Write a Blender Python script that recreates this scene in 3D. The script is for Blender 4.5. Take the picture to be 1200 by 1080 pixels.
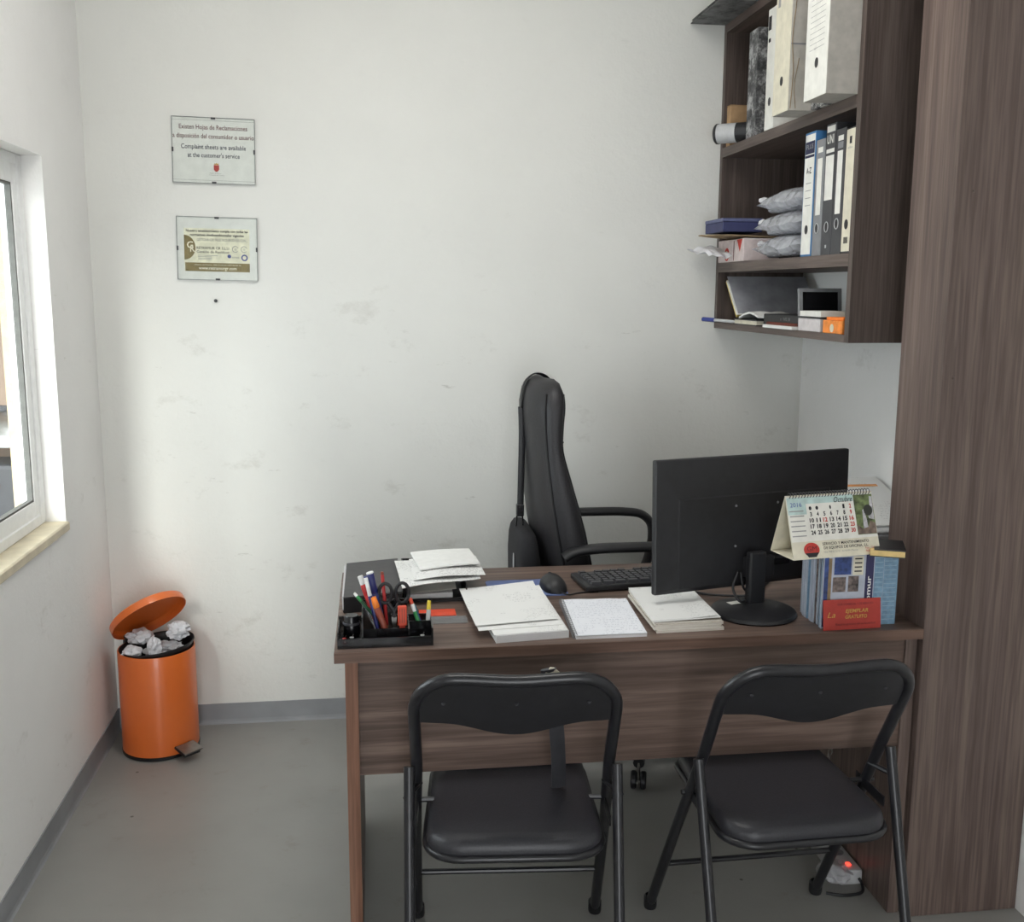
import bpy, bmesh, math, random
from mathutils import Vector, Matrix, noise, Euler

for _o in list(bpy.data.objects):
    bpy.data.objects.remove(_o)
scene = bpy.context.scene
COL = scene.collection
random.seed(7)
PI = math.pi

# ------------------------------------------------------------------ camera
cam_data = bpy.data.cameras.new('camera')
cam = bpy.data.objects.new('camera', cam_data)
COL.objects.link(cam)
scene.camera = cam
cam_data.sensor_fit = 'HORIZONTAL'
cam_data.sensor_width = 36.0
cam_data.lens = 36.0 * 1205.7 / 1200.0
cam_data.clip_start = 0.05
_yaw, _pitch, _roll = 0.1335, -0.1647, 0.0049
_f = Vector((math.sin(_yaw) * math.cos(_pitch), math.cos(_yaw) * math.cos(_pitch), math.sin(_pitch)))
_r0 = Vector((math.cos(_yaw), -math.sin(_yaw), 0))
_u0 = _r0.cross(_f)
_r = _r0 * math.cos(_roll) + _u0 * math.sin(_roll)
_u = _u0 * math.cos(_roll) - _r0 * math.sin(_roll)
cam.matrix_world = Matrix(((_r.x, _u.x, -_f.x, 0), (_r.y, _u.y, -_f.y, 0), (_r.z, _u.z, -_f.z, 1.53), (0, 0, 0, 1)))

# ------------------------------------------------------------------ world, lights, exposure
world = bpy.data.worlds.new('overcast_sky')
scene.world = world
world.use_nodes = True
_bg = world.node_tree.nodes['Background']
_bg.inputs[0].default_value = (0.90, 0.95, 1.0, 1)
_bg.inputs[1].default_value = 4.9


def area(name, loc, target, sx, sy, power, color=(1, 1, 1)):
    d = bpy.data.lights.new(name, 'AREA')
    d.shape = 'RECTANGLE'
    d.size, d.size_y, d.energy, d.color = sx, sy, power, color
    o = bpy.data.objects.new(name, d)
    COL.objects.link(o)
    o.location = loc
    o.rotation_euler = (Vector(target) - Vector(loc)).to_track_quat('-Z', 'Y').to_euler()
    return o


# daylight falling in from the yard outside the window, and from the open doorway behind the photographer
area('yard_daylight', (-1.78, -1.5, 3.0), (-0.85, 3.3, 0.95), 1.7, 1.7, 400, (1.0, 0.985, 0.95))
area('doorway_daylight', (0.05, -1.80, 1.05), (-0.45, 3.5, 0.9), 1.0, 2.0, 15, (1.0, 0.98, 0.95))

scene.view_settings.view_transform = 'Standard'
scene.view_settings.look = 'None'
scene.view_settings.gamma = 1.0
scene.view_settings.use_curve_mapping = False
scene.view_settings.exposure = 0.08


# ------------------------------------------------------------------ materials
def lin(c):
    out = []
    for v in c[:3]:
        v = v / 255.0
        out.append(v / 12.92 if v <= 0.04045 else ((v + 0.055) / 1.055) ** 2.4)
    return (*out, 1.0)


MATS = {}


def new_mat(name):
    m = bpy.data.materials.new(name)
    m.use_nodes = True
    nt = m.node_tree
    b = nt.nodes['Principled BSDF']
    return m, nt, b


def noise_node(nt, scale, detail=3.0, vec=None, rough=0.5):
    n = nt.nodes.new('ShaderNodeTexNoise')
    n.inputs['Scale'].default_value = scale
    n.inputs['Detail'].default_value = detail
    n.inputs['Roughness'].default_value = rough
    if vec is not None:
        nt.links.new(vec, n.inputs['Vector'])
    return n


def coords(nt, scale=(1, 1, 1), rot=(0, 0, 0), world_space=False):
    mp = nt.nodes.new('ShaderNodeMapping')
    mp.inputs['Scale'].default_value = scale
    mp.inputs['Rotation'].default_value = rot
    if world_space:
        g = nt.nodes.new('ShaderNodeNewGeometry')
        nt.links.new(g.outputs['Position'], mp.inputs['Vector'])
    else:
        t = nt.nodes.new('ShaderNodeTexCoord')
        nt.links.new(t.outputs['Object'], mp.inputs['Vector'])
    return mp.outputs['Vector']


def ramp(nt, fac, stops):
    r = nt.nodes.new('ShaderNodeValToRGB')
    el = r.color_ramp.elements
    while len(el) < len(stops):
        el.new(0.5)
    for e, (p, c) in zip(el, stops):
        e.position = p
        e.color = c if len(c) == 4 else (*c, 1)
    nt.links.new(fac, r.inputs['Fac'])
    return r.outputs['Color']


def bump(nt, b, height, strength, dist=0.01):
    n = nt.nodes.new('ShaderNodeBump')
    n.inputs['Strength'].default_value = strength
    n.inputs['Distance'].default_value = dist
    nt.links.new(height, n.inputs['Height'])
    nt.links.new(n.outputs['Normal'], b.inputs['Normal'])


def mixc(nt, fac, a, b_, mode='MIX'):
    m = nt.nodes.new('ShaderNodeMix')
    m.data_type = 'RGBA'
    m.blend_type = mode
    for sock, v in ((m.inputs[0], fac), (m.inputs[6], a), (m.inputs[7], b_)):
        if hasattr(v, 'is_linked') or isinstance(v, bpy.types.NodeSocket):
            nt.links.new(v, sock)
        else:
            sock.default_value = v
    return m.outputs[2]


def plain(name, rgb, rough=0.5, metal=0.0, var=0.06, scale=40.0, bmp=0.0, spec=0.5, coat=0.0):
    """slightly mottled single-colour material"""
    if name in MATS:
        return MATS[name]
    m, nt, b = new_mat(name)
    c = lin(rgb)
    n = noise_node(nt, scale, 3, coords(nt))
    lo = tuple(max(0, v * (1 - var * 2)) for v in c[:3])
    hi = tuple(min(1, v * (1 + var * 2)) for v in c[:3])
    col = ramp(nt, n.outputs['Fac'], [(0.3, lo), (0.7, hi)])
    nt.links.new(col, b.inputs['Base Color'])
    b.inputs['Roughness'].default_value = rough
    b.inputs['Metallic'].default_value = metal
    b.inputs['Specular IOR Level'].default_value = spec
    b.inputs['Coat Weight'].default_value = coat
    if bmp:
        bump(nt, b, n.outputs['Fac'], bmp, 0.004)
    MATS[name] = m
    return m


def wood(name, dark, mid, light, axis, fine=1.0, rough=0.45):
    """laminate wood with streaks running along axis"""
    m, nt, b = new_mat(name)
    s = [30.0 * fine] * 3
    s['xyz'.index(axis)] = 1.1
    v = coords(nt, s, world_space=True)
    n1 = noise_node(nt, 1.0, 5, v, 0.6)
    s2 = [5.5 * fine] * 3
    s2['xyz'.index(axis)] = 0.45
    n2 = noise_node(nt, 1.0, 3, coords(nt, s2, world_space=True), 0.5)
    s3 = [120.0 * fine] * 3
    s3['xyz'.index(axis)] = 6.0
    n3 = noise_node(nt, 1.0, 2, coords(nt, s3, world_space=True), 0.5)
    c1 = ramp(nt, n1.outputs['Fac'], [(0.33, lin(dark)), (0.5, lin(mid)), (0.67, lin(light))])
    c2 = ramp(nt, n2.outputs['Fac'], [(0.35, (0.86, 0.85, 0.85)), (0.65, (1.08, 1.08, 1.08))])
    c3 = ramp(nt, n3.outputs['Fac'], [(0.38, (0.80, 0.79, 0.78)), (0.6, (1.06, 1.06, 1.06))])
    col = mixc(nt, 1.0, mixc(nt, 1.0, c1, c2, 'MULTIPLY'), c3, 'MULTIPLY')
    nt.links.new(col, b.inputs['Base Color'])
    b.inputs['Roughness'].default_value = rough
    b.inputs['Specular IOR Level'].default_value = 0.35
    bump(nt, b, n3.outputs['Fac'], 0.12, 0.002)
    MATS[name] = m
    return m


def plaster(name, rgb, rough=0.85):
    m, nt, b = new_mat(name)
    v = coords(nt, (1, 1, 1), world_space=True)
    big = noise_node(nt, 1.7, 5, v, 0.6)
    base = ramp(nt, big.outputs['Fac'], [(0.3, tuple(x * 0.94 for x in lin(rgb)[:3])), (0.7, lin(rgb))])
    # faint scuffs and smudges, stretched diagonally
    sm = noise_node(nt, 5.0, 8, coords(nt, (1.0, 1.0, 1.6), (0.0, 0.5, 0.0), world_space=True), 0.72)
    smc = ramp(nt, sm.outputs['Fac'], [(0.59, (1, 1, 1)), (0.74, (0.82, 0.81, 0.79))])
    sc = noise_node(nt, 16.0, 6, coords(nt, (0.5, 0.5, 2.2), (0, 0.55, 0), world_space=True), 0.7)
    scc = ramp(nt, sc.outputs['Fac'], [(0.67, (1, 1, 1)), (0.75, (0.72, 0.71, 0.69))])
    # hands and chairs only reach so high: the dirt fades out above shoulder height
    sep = nt.nodes.new('ShaderNodeSeparateXYZ')
    nt.links.new(v, sep.inputs[0])
    reach = nt.nodes.new('ShaderNodeMapRange')
    reach.inputs['From Min'].default_value = 1.35
    reach.inputs['From Max'].default_value = 1.75
    reach.inputs['To Min'].default_value = 1.0
    reach.inputs['To Max'].default_value = 0.2
    nt.links.new(sep.outputs['Z'], reach.inputs['Value'])
    dirt = mixc(nt, 1.0, smc, scc, 'MULTIPLY')
    col = mixc(nt, reach.outputs['Result'], base, mixc(nt, 1.0, base, dirt, 'MULTIPLY'))
    nt.links.new(col, b.inputs['Base Color'])
    b.inputs['Roughness'].default_value = rough
    b.inputs['Specular IOR Level'].default_value = 0.25
    fine = noise_node(nt, 60.0, 6, v, 0.65)
    wav = noise_node(nt, 7.0, 4, v, 0.55)
    ad = nt.nodes.new('ShaderNodeMath')
    ad.operation = 'MULTIPLY_ADD'
    nt.links.new(wav.outputs['Fac'], ad.inputs[0])
    ad.inputs[1].default_value = 2.5
    nt.links.new(fine.outputs['Fac'], ad.inputs[2])
    bump(nt, b, ad.outputs[0], 0.22, 0.006)
    MATS[name] = m
    return m


def floor_paint(name, rgb):
    m, nt, b = new_mat(name)
    v = coords(nt, (1, 1, 1), world_space=True)
    big = noise_node(nt, 1.3, 4, v, 0.6)
    c = lin(rgb)
    base = ramp(nt, big.outputs['Fac'], [(0.3, tuple(x * 0.88 for x in c[:3])), (0.72, tuple(x * 1.08 for x in c[:3]))])
    sp = nt.nodes.new('ShaderNodeTexVoronoi')
    sp.inputs['Scale'].default_value = 7.0
    nt.links.new(v, sp.inputs['Vector'])
    spots = ramp(nt, sp.outputs['Distance'], [(0.028, (0.35, 0.33, 0.30)), (0.04, (1, 1, 1))])
    st = noise_node(nt, 9.0, 7, v, 0.7)
    stain = ramp(nt, st.outputs['Fac'], [(0.60, (1, 1, 1)), (0.76, (0.86, 0.82, 0.76))])
    col = mixc(nt, 1.0, mixc(nt, 1.0, base, spots, 'MULTIPLY'), stain, 'MULTIPLY')
    nt.links.new(col, b.inputs['Base Color'])
    rr = ramp(nt, st.outputs['Fac'], [(0.3, (0.30, 0.30, 0.30)), (0.7, (0.42, 0.42, 0.42))])
    nt.links.new(rr, b.inputs['Roughness'])
    wv = noise_node(nt, 14.0, 4, v, 0.55)
    bump(nt, b, wv.outputs['Fac'], 0.12, 0.004)
    MATS[name] = m
    return m


def paper_print(name, paper, ink, line=170.0, cover=0.5, amount=0.55, across='y'):
    """paper with rows of faint handwriting or print"""
    m, nt, b = new_mat(name)
    w = nt.nodes.new('ShaderNodeTexWave')
    w.bands_direction = across.upper()
    w.inputs['Scale'].default_value = line / 6.28
    nt.links.new(coords(nt), w.inputs['Vector'])
    rows = ramp(nt, w.outputs['Fac'], [(0.62, (0, 0, 0)), (0.72, (1, 1, 1))])
    sc = (260, 90, 90) if across == 'y' else (90, 260, 90)
    n = noise_node(nt, 1.0, 2, coords(nt, sc))
    marks = ramp(nt, n.outputs['Fac'], [(0.5, (0, 0, 0)), (0.56, (1, 1, 1))])
    n2 = noise_node(nt, 16.0, 2, coords(nt))
    blocks = ramp(nt, n2.outputs['Fac'], [(cover, (0, 0, 0)), (cover + 0.04, (1, 1, 1))])
    f = mixc(nt, 1.0, mixc(nt, 1.0, rows, marks, 'MULTIPLY'), blocks, 'MULTIPLY')
    f2 = mixc(nt, 1.0, f, (amount, amount, amount, 1), 'MULTIPLY')
    col = mixc(nt, f2, lin(paper), lin(ink))
    nt.links.new(col, b.inputs['Base Color'])
    b.inputs['Roughness'].default_value = 0.8
    MATS[name] = m
    return m


def marble_card(name, dark, light, scale=22.0):
    m, nt, b = new_mat(name)
    n = noise_node(nt, scale, 8, coords(nt, (1, 1, 1)), 0.75)
    col = ramp(nt, n.outputs['Fac'], [(0.40, lin(dark)), (0.50, lin((95, 95, 96))), (0.60, lin(light))])
    nt.links.new(col, b.inputs['Base Color'])
    b.inputs['Roughness'].default_value = 0.55
    MATS[name] = m
    return m


def layered(name, a, b_, scale=900.0, axis='Z'):
    """paper block edges: thin stacked sheets"""
    m, nt, b = new_mat(name)
    w = nt.nodes.new('ShaderNodeTexWave')
    w.bands_direction = axis
    w.inputs['Scale'].default_value = scale / 6.28
    w.inputs['Distortion'].default_value = 1.0
    nt.links.new(coords(nt), w.inputs['Vector'])
    col = ramp(nt, w.outputs['Fac'], [(0.2, lin(a)), (0.8, lin(b_))])
    nt.links.new(col, b.inputs['Base Color'])
    b.inputs['Roughness'].default_value = 0.85
    MATS[name] = m
    return m


def clear(name, rgb, alpha, rough=0.15):
    m, nt, b = new_mat(name)
    b.inputs['Base Color'].default_value = lin(rgb)
    b.inputs['Roughness'].default_value = rough
    t = nt.nodes.new('ShaderNodeBsdfTransparent')
    mx = nt.nodes.new('ShaderNodeMixShader')
    n = noise_node(nt, 35.0, 4, coords(nt))
    f = ramp(nt, n.outputs['Fac'], [(0.3, (alpha * 0.75,) * 3), (0.7, (min(1, alpha * 1.25),) * 3)])
    nt.links.new(f, mx.inputs[0])
    nt.links.new(t.outputs[0], mx.inputs[1])
    nt.links.new(b.outputs[0], mx.inputs[2])
    nt.links.new(mx.outputs[0], nt.nodes['Material Output'].inputs[0])
    MATS[name] = m
    return m


def glass(name, tint=(1, 1, 1)):
    m, nt, b = new_mat(name)
    t = nt.nodes.new('ShaderNodeBsdfTransparent')
    t.inputs[0].default_value = (*tint, 1)
    g = nt.nodes.new('ShaderNodeBsdfGlossy')
    g.inputs['Roughness'].default_value = 0.02
    n = noise_node(nt, 2.0, 2, coords(nt))
    fr = ramp(nt, n.outputs['Fac'], [(0.3, (0.035, 0.035, 0.035)), (0.7, (0.05, 0.05, 0.05))])
    mx = nt.nodes.new('ShaderNodeMixShader')
    nt.links.new(fr, mx.inputs[0])
    nt.links.new(t.outputs[0], mx.inputs[1])
    nt.links.new(g.outputs[0], mx.inputs[2])
    nt.links.new(mx.outputs[0], nt.nodes['Material Output'].inputs[0])
    MATS[name] = m
    return m


WALL = plaster('white_plaster', (226, 226, 221))
WALLROUGH = plaster('white_plaster_rough', (243, 242, 240))
FLOOR = floor_paint('grey_floor_paint', (148, 147, 143))
SKIRT = plain('grey_skirting_paint', (142, 144, 147), 0.5, var=0.05, scale=8)
CEIL = plain('ceiling_white', (225, 225, 222), 0.9)
WOODX = wood('walnut_x', (88, 72, 64), (106, 88, 79), (126, 107, 97), 'x')
WOODZ = wood('walnut_z', (94, 80, 75), (106, 91, 85), (119, 104, 96), 'z', 1.3)
WOODB = wood('walnut_bookcase', (76, 66, 62), (88, 77, 72), (100, 89, 83), 'z', 1.5)
WOODBY = wood('walnut_bookcase_shelf', (80, 69, 64), (96, 84, 78), (112, 99, 92), 'y', 1.2)
EDGEX = wood('edge_band_x', (92, 70, 60), (108, 84, 72), (122, 98, 86), 'x')
EDGEZ = wood('edge_band_z', (104, 72, 56), (124, 88, 70), (138, 102, 84), 'z')
ALU = plain('white_aluminium', (236, 237, 236), 0.35, var=0.02)
GASKET = plain('grey_gasket', (98, 98, 95), 0.7)
CREAM = plain('cream_paint', (186, 168, 134), 0.7)
SILL = plain('cream_stone_sill', (214, 203, 178), 0.6, var=0.08, scale=12)
GLASS = glass('window_glass', (0.96, 0.98, 0.97))
GLASS2 = glass('sign_glass', (0.97, 0.98, 0.97))
TAN = plain('tan_render', (132, 114, 100), 0.9, var=0.1, scale=3)
BLACKP = plain('black_plastic', (28, 28, 31), 0.45, var=0.1)
BLACKG = plain('black_gloss', (20, 20, 23), 0.25, var=0.1)
BLACKM = plain('black_painted_metal', (30, 30, 34), 0.32, var=0.1)
VINYL = plain('black_vinyl', (42, 42, 47), 0.42, var=0.12, scale=300, bmp=0.1)
LEATHER = plain('black_leatherette', (36, 35, 38), 0.5, var=0.12, scale=220, bmp=0.15)
MESHF = plain('black_fabric', (30, 30, 34), 0.85, var=0.2, scale=500, bmp=0.2)
PIPING = plain('black_piping', (22, 22, 25), 0.55)
DGREY = plain('dark_grey_plastic', (58, 58, 62), 0.45)
MGREY = plain('mid_grey_plastic', (128, 129, 132), 0.5)
LGREY = plain('light_grey_plastic', (186, 187, 188), 0.5)
STEEL = plain('steel', (150, 148, 144), 0.3, 1.0)
ORANGE = plain('orange_enamel', (222, 110, 46), 0.34, var=0.006, coat=0.3)
ORANGEIN = plain('orange_enamel_inside', (214, 106, 44), 0.38, var=0.03)
WHITE = plain('white_paper', (228, 228, 225), 0.85, var=0.02)
OFFW = plain('off_white_paper', (224, 222, 214), 0.85, var=0.03)
CRUMP = plain('crumpled_paper', (222, 222, 226), 0.8, var=0.06, scale=25)
CARDW = plain('white_card', (228, 227, 220), 0.75, var=0.03)
CARDC = plain('cream_card', (216, 210, 190), 0.8, var=0.04)
CARDG = plain('grey_card', (178, 174, 166), 0.8, var=0.05)
KRAFT = plain('kraft_card', (172, 140, 104), 0.85, var=0.06)
BROWNP = plain('brown_paper', (140, 120, 92), 0.85, var=0.12)
INK = plain('black_ink', (38, 36, 40), 0.8)
MAROON = plain('maroon_ink', (98, 40, 48), 0.8)
NAVYINK = plain('navy_ink', (40, 42, 70), 0.8)
REDINK = plain('red_ink', (188, 60, 52), 0.75)
FADED = plain('faded_ink', (150, 150, 148), 0.8)
OLIVE = plain('olive_print', (132, 116, 70), 0.8)
OLIVELT = plain('pale_cream_print', (232, 228, 206), 0.8)
BLUEINK = plain('blue_ink', (70, 84, 158), 0.8)
BLUEP = plain('blue_plastic', (52, 66, 140), 0.4)
NAVYP = plain('navy_plastic', (34, 38, 96), 0.35)
BLUECARD = plain('blue_card', (62, 118, 170), 0.6)
DBLUE = plain('dark_blue_box', (54, 58, 98), 0.55)
MAT_BLUE = plain('blue_mat', (96, 112, 158), 0.7, var=0.08)
REDP = plain('red_plastic', (182, 44, 44), 0.4)
ORP = plain('orange_red_plastic', (216, 76, 48), 0.4)
ORHL = plain('orange_marker', (240, 130, 40), 0.4)
GREENP = plain('green_plastic', (44, 130, 70), 0.35)
DGREENP = plain('dark_green_plastic', (24, 74, 46), 0.3)
YELP = plain('yellow_plastic', (232, 206, 60), 0.4)
WHITEP = plain('white_plastic', (230, 230, 228), 0.35)
BRICK = plain('brown_red_plastic', (132, 62, 44), 0.4)
REDCARD = plain('red_card', (178, 58, 48), 0.6, var=0.05)
GOLD = plain('gold_ink', (206, 160, 78), 0.6)
MAGBLUE = plain('magazine_light_blue', (116, 148, 172), 0.5, var=0.1, scale=90)
MAGEDGE = layered('magazine_edges', (120, 130, 144), (186, 194, 204), 1100, 'Y')
MAGPALE = plain('magazine_pale', (178, 183, 196), 0.5)
MAGLINE = plain('magazine_pale_line', (146, 172, 190), 0.5)
MAGPHOTO = plain('magazine_blue_photo', (46, 66, 118), 0.45, var=0.35, scale=60)
MAGDARK = plain('magazine_dark_photo', (104, 92, 88), 0.5, var=0.5, scale=70)
MAGNAVY = plain('magazine_navy', (44, 42, 82), 0.5)
YELLOWPG = plain('yellowed_pages', (216, 188, 128), 0.8)
BLOCKE = layered('paper_block_edges', (176, 166, 152), (232, 228, 220), 1300)
WHITEE = layered('white_block_edges', (196, 194, 196), (240, 240, 240), 1500)
WRIT = paper_print('handwritten_page', (230, 232, 238), (110, 116, 140), 160, 0.40, 0.32)
PRNT = paper_print('printed_page', (228, 228, 226), (120, 120, 122), 200, 0.55, 0.35)
PRNTB = paper_print('printed_form', (226, 226, 224), (96, 96, 98), 200, 0.42, 0.5)
MARB = marble_card('marbled_card', (48, 48, 50), (176, 176, 176), 26)
MARBD = marble_card('marbled_card_dark', (44, 45, 47), (112, 113, 114), 16)
POLY = clear('clear_plastic_bag', (214, 216, 222), 0.55, 0.2)
POLY2 = clear('bin_liner', (210, 210, 214), 0.6, 0.3)
SMOKE = clear('smoked_plastic', (26, 26, 29), 0.82, 0.2)
ACRYL = clear('clear_acrylic', (200, 202, 204), 0.3, 0.08)
SHEETG = clear('grey_plastic_sleeve', (150, 152, 158), 0.72, 0.3)
GREYSTUFF = plain('grey_packed_goods', (140, 141, 148), 0.7, var=0.2, scale=50)
PHOTOG = plain('waterfall_green', (92, 104, 66), 0.6, var=0.4, scale=70)
PHOTOW = plain('waterfall_white', (178, 176, 180), 0.6, var=0.15, scale=90)
PHOTOB = plain('waterfall_rock', (112, 96, 86), 0.6, var=0.3, scale=60)
PALETEAL = plain('pale_teal_print', (182, 204, 200), 0.8, var=0.08)
YFOLD = plain('yellow_card_folder', (206, 186, 112), 0.75)
ORBOX = plain('orange_box', (238, 140, 60), 0.6, var=0.1, scale=60)
LED, _nt, _b = new_mat('red_led')
_b.inputs['Base Color'].default_value = lin((220, 40, 30))
_b.inputs['Emission Color'].default_value = (1, 0.05, 0.03, 1)
_b.inputs['Emission Strength'].default_value = 3.0


LAMP, _nt, _b = new_mat('fluorescent_tube')
_b.inputs['Emission Color'].default_value = (1, 0.97, 0.92, 1)
_b.inputs['Emission Strength'].default_value = 3.0


# ------------------------------------------------------------------ geometry helpers
WM = {}   # world matrices of things


def box(bm, x0, x1, y0, y1, z0, z1, bev=0.0, seg=1, rot=None, piv=None):
    r = bmesh.ops.create_cube(bm, size=1.0)
    vs = r['verts']
    for v in vs:
        v.co = Vector(((x0 + x1) / 2 + v.co.x * (x1 - x0), (y0 + y1) / 2 + v.co.y * (y1 - y0), (z0 + z1) / 2 + v.co.z * (z1 - z0)))
    if bev > 0:
        es = list({e for v in vs for e in v.link_edges})
        rr = bmesh.ops.bevel(bm, geom=es, offset=bev, segments=seg, affect='EDGES', profile=0.5)
        vs = list({v for f in rr['faces'] for v in f.verts} | {v for v in vs if v.is_valid})
    if rot is not None:
        c = Vector(piv) if piv is not None else Vector(((x0 + x1) / 2, (y0 + y1) / 2, (z0 + z1) / 2))
        R = Euler(rot).to_matrix()
        for v in vs:
            v.co = c + R @ (v.co - c)
    return vs


def bx(*a, **k):
    bm = bmesh.new()
    box(bm, *a, **k)
    return bm


def frame_at(t):
    a = Vector((0, 0, 1)) if abs(t.z) < 0.9 else Vector((1, 0, 0))
    u = t.cross(a).normalized()
    return u, t.cross(u).normalized()


def tube(bm, pts, r, seg=10, caps=True, flat=None):
    """sweep a circle (or ellipse: flat=(ru,rv)) along points; r may be a list"""
    pts = [Vector(p) for p in pts]
    n = len(pts)
    rings = []
    u = v = None
    for i, p in enumerate(pts):
        t = (pts[min(i + 1, n - 1)] - pts[max(i - 1, 0)]).normalized()
        if u is None:
            u, v = frame_at(t)
        else:
            u = (u - t * u.dot(t)).normalized()
            v = t.cross(u).normalized()
        rr = r[i] if isinstance(r, (list, tuple)) else r
        ring = []
        for k in range(seg):
            a = 2 * PI * k / seg
            if flat:
                ring.append(bm.verts.new(p + u * math.cos(a) * flat[0] + v * math.sin(a) * flat[1]))
            else:
                ring.append(bm.verts.new(p + (u * math.cos(a) + v * math.sin(a)) * rr))
        rings.append(ring)
    for a, b in zip(rings, rings[1:]):
        for k in range(seg):
            bm.faces.new((a[k], a[(k + 1) % seg], b[(k + 1) % seg], b[k]))
    if caps:
        bm.faces.new(rings[0][::-1])
        bm.faces.new(rings[-1])


def tb(pts, r, **k):
    bm = bmesh.new()
    tube(bm, pts, r, **k)
    return bm


def smooth_path(pts, n=8):
    """catmull-rom through pts"""
    P = [Vector(p) for p in pts]
    P = [P[0] * 2 - P[1]] + P + [P[-1] * 2 - P[-2]]
    out = []
    for i in range(1, len(P) - 2):
        for k in range(n):
            t = k / n
            a, b, c, d = P[i - 1], P[i], P[i + 1], P[i + 2]
            out.append(0.5 * ((2 * b) + (c - a) * t + (2 * a - 5 * b + 4 * c - d) * t * t + (3 * b - a - 3 * c + d) * t ** 3))
    out.append(P[-2])
    return out


def lathe(bm, prof, c=(0, 0, 0), seg=40, axis=None, close=False):
    """prof: list of (r, h) revolved about z (or axis vector) through c"""
    c = Vector(c)
    ax = Vector(axis).normalized() if axis is not None else Vector((0, 0, 1))
    if axis is None:
        u, v = Vector((1, 0, 0)), Vector((0, 1, 0))
    else:
        u, v = frame_at(ax)
    rings = []
    for r, h in prof:
        if r < 1e-6:
            rings.append([bm.verts.new(c + ax * h)])
        else:
            rings.append([bm.verts.new(c + ax * h + (u * math.cos(2 * PI * k / seg) + v * math.sin(2 * PI * k / seg)) * r) for k in range(seg)])
    for a, b in zip(rings, rings[1:]):
        for k in range(seg):
            k2 = (k + 1) % seg
            if len(a) == 1 and len(b) == 1:
                continue
            if len(a) == 1:
                bm.faces.new((a[0], b[k2], b[k]))
            elif len(b) == 1:
                bm.faces.new((a[k], a[k2], b[0]))
            else:
                bm.faces.new((a[k], a[k2], b[k2], b[k]))


def lt(prof, **k):
    bm = bmesh.new()
    lathe(bm, prof, **k)
    return bm


def prism(poly, origin, u, v, depth):
    """polygon (2D list) in plane origin+u,v extruded by depth vector"""
    bm = bmesh.new()
    o, u, v, d = Vector(origin), Vector(u), Vector(v), Vector(depth)
    a = [bm.verts.new(o + u * p[0] + v * p[1]) for p in poly]
    b = [bm.verts.new(x.co + d) for x in a]
    bm.faces.new(a)
    bm.faces.new(b[::-1])
    n = len(a)
    for i in range(n):
        bm.faces.new((a[i], b[i], b[(i + 1) % n], a[(i + 1) % n]))
    bmesh.ops.recalc_face_normals(bm, faces=bm.faces)
    return bm


def rounded(w, h, r, n=6):
    """rounded rectangle outline centred at 0"""
    out = []
    for cx, cy, a0 in ((w / 2 - r, h / 2 - r, 0), (-w / 2 + r, h / 2 - r, PI / 2), (-w / 2 + r, -h / 2 + r, PI), (w / 2 - r, -h / 2 + r, 1.5 * PI)):
        for k in range(n + 1):
            a = a0 + PI / 2 * k / n
            out.append((cx + r * math.cos(a), cy + r * math.sin(a)))
    return out


def disc(r, n=24):
    return [(r * math.cos(2 * PI * k / n), r * math.sin(2 * PI * k / n)) for k in range(n)]


def sheet(corners, nx=10, ny=10, thick=0.0008, bend=None):
    """thin sheet over four corners (00,10,11,01) with an optional bend function (s,t)->dz"""
    bm = bmesh.new()
    c = [Vector(p) for p in corners]
    top, bot = [], []
    for j in range(ny + 1):
        t = j / ny
        ra, rb = [], []
        for i in range(nx + 1):
            s = i / nx
            p = (c[0] * (1 - s) + c[1] * s) * (1 - t) + (c[3] * (1 - s) + c[2] * s) * t
            if bend:
                p = p + Vector((0, 0, bend(s, t)))
            ra.append(bm.verts.new(p + Vector((0, 0, thick))))
            rb.append(bm.verts.new(p))
        top.append(ra)
        bot.append(rb)
    for j in range(ny):
        for i in range(nx):
            bm.faces.new((top[j][i], top[j][i + 1], top[j + 1][i + 1], top[j + 1][i]))
            bm.faces.new((bot[j][i], bot[j + 1][i], bot[j + 1][i + 1], bot[j][i + 1]))
    for i in range(nx):
        bm.faces.new((bot[0][i], bot[0][i + 1], top[0][i + 1], top[0][i]))
        bm.faces.new((top[ny][i], top[ny][i + 1], bot[ny][i + 1], bot[ny][i]))
    for j in range(ny):
        bm.faces.new((top[j][0], top[j + 1][0], bot[j + 1][0], bot[j][0]))
        bm.faces.new((bot[j][nx], bot[j + 1][nx], top[j + 1][nx], top[j][nx]))
    return bm


def crumple(c, r, squash=(1, 1, 1), seed=0, sub=3, amp=0.5):
    bm = bmesh.new()
    bmesh.ops.create_icosphere(bm, subdivisions=sub, radius=1.0)
    for v in bm.verts:
        n = v.co.normalized()
        d = abs(noise.noise(n * 1.9 + Vector((seed * 7.3, 1.1, 3.0)))) + 0.5 * abs(noise.noise(n * 4.3 + Vector((seed * 3.1, 5, 9))))
        k = 1.05 - amp * d
        v.co = Vector(c) + Vector((n.x * squash[0], n.y * squash[1], n.z * squash[2])) * r * k
    return bm


def to_mesh(name, bm, m, smooth=False):
    bmesh.ops.recalc_face_normals(bm, faces=bm.faces)
    me = bpy.data.meshes.new(name)
    bm.to_mesh(me)
    bm.free()
    if isinstance(m, (list, tuple)):
        for x in m:
            me.materials.append(x)
    else:
        me.materials.append(m)
    if smooth:
        me.polygons.foreach_set('use_smooth', [True] * len(me.polygons))
        try:
            me.set_sharp_from_angle(angle=math.radians(smooth if smooth is not True else 40))
        except Exception:
            pass
    return me


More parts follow.
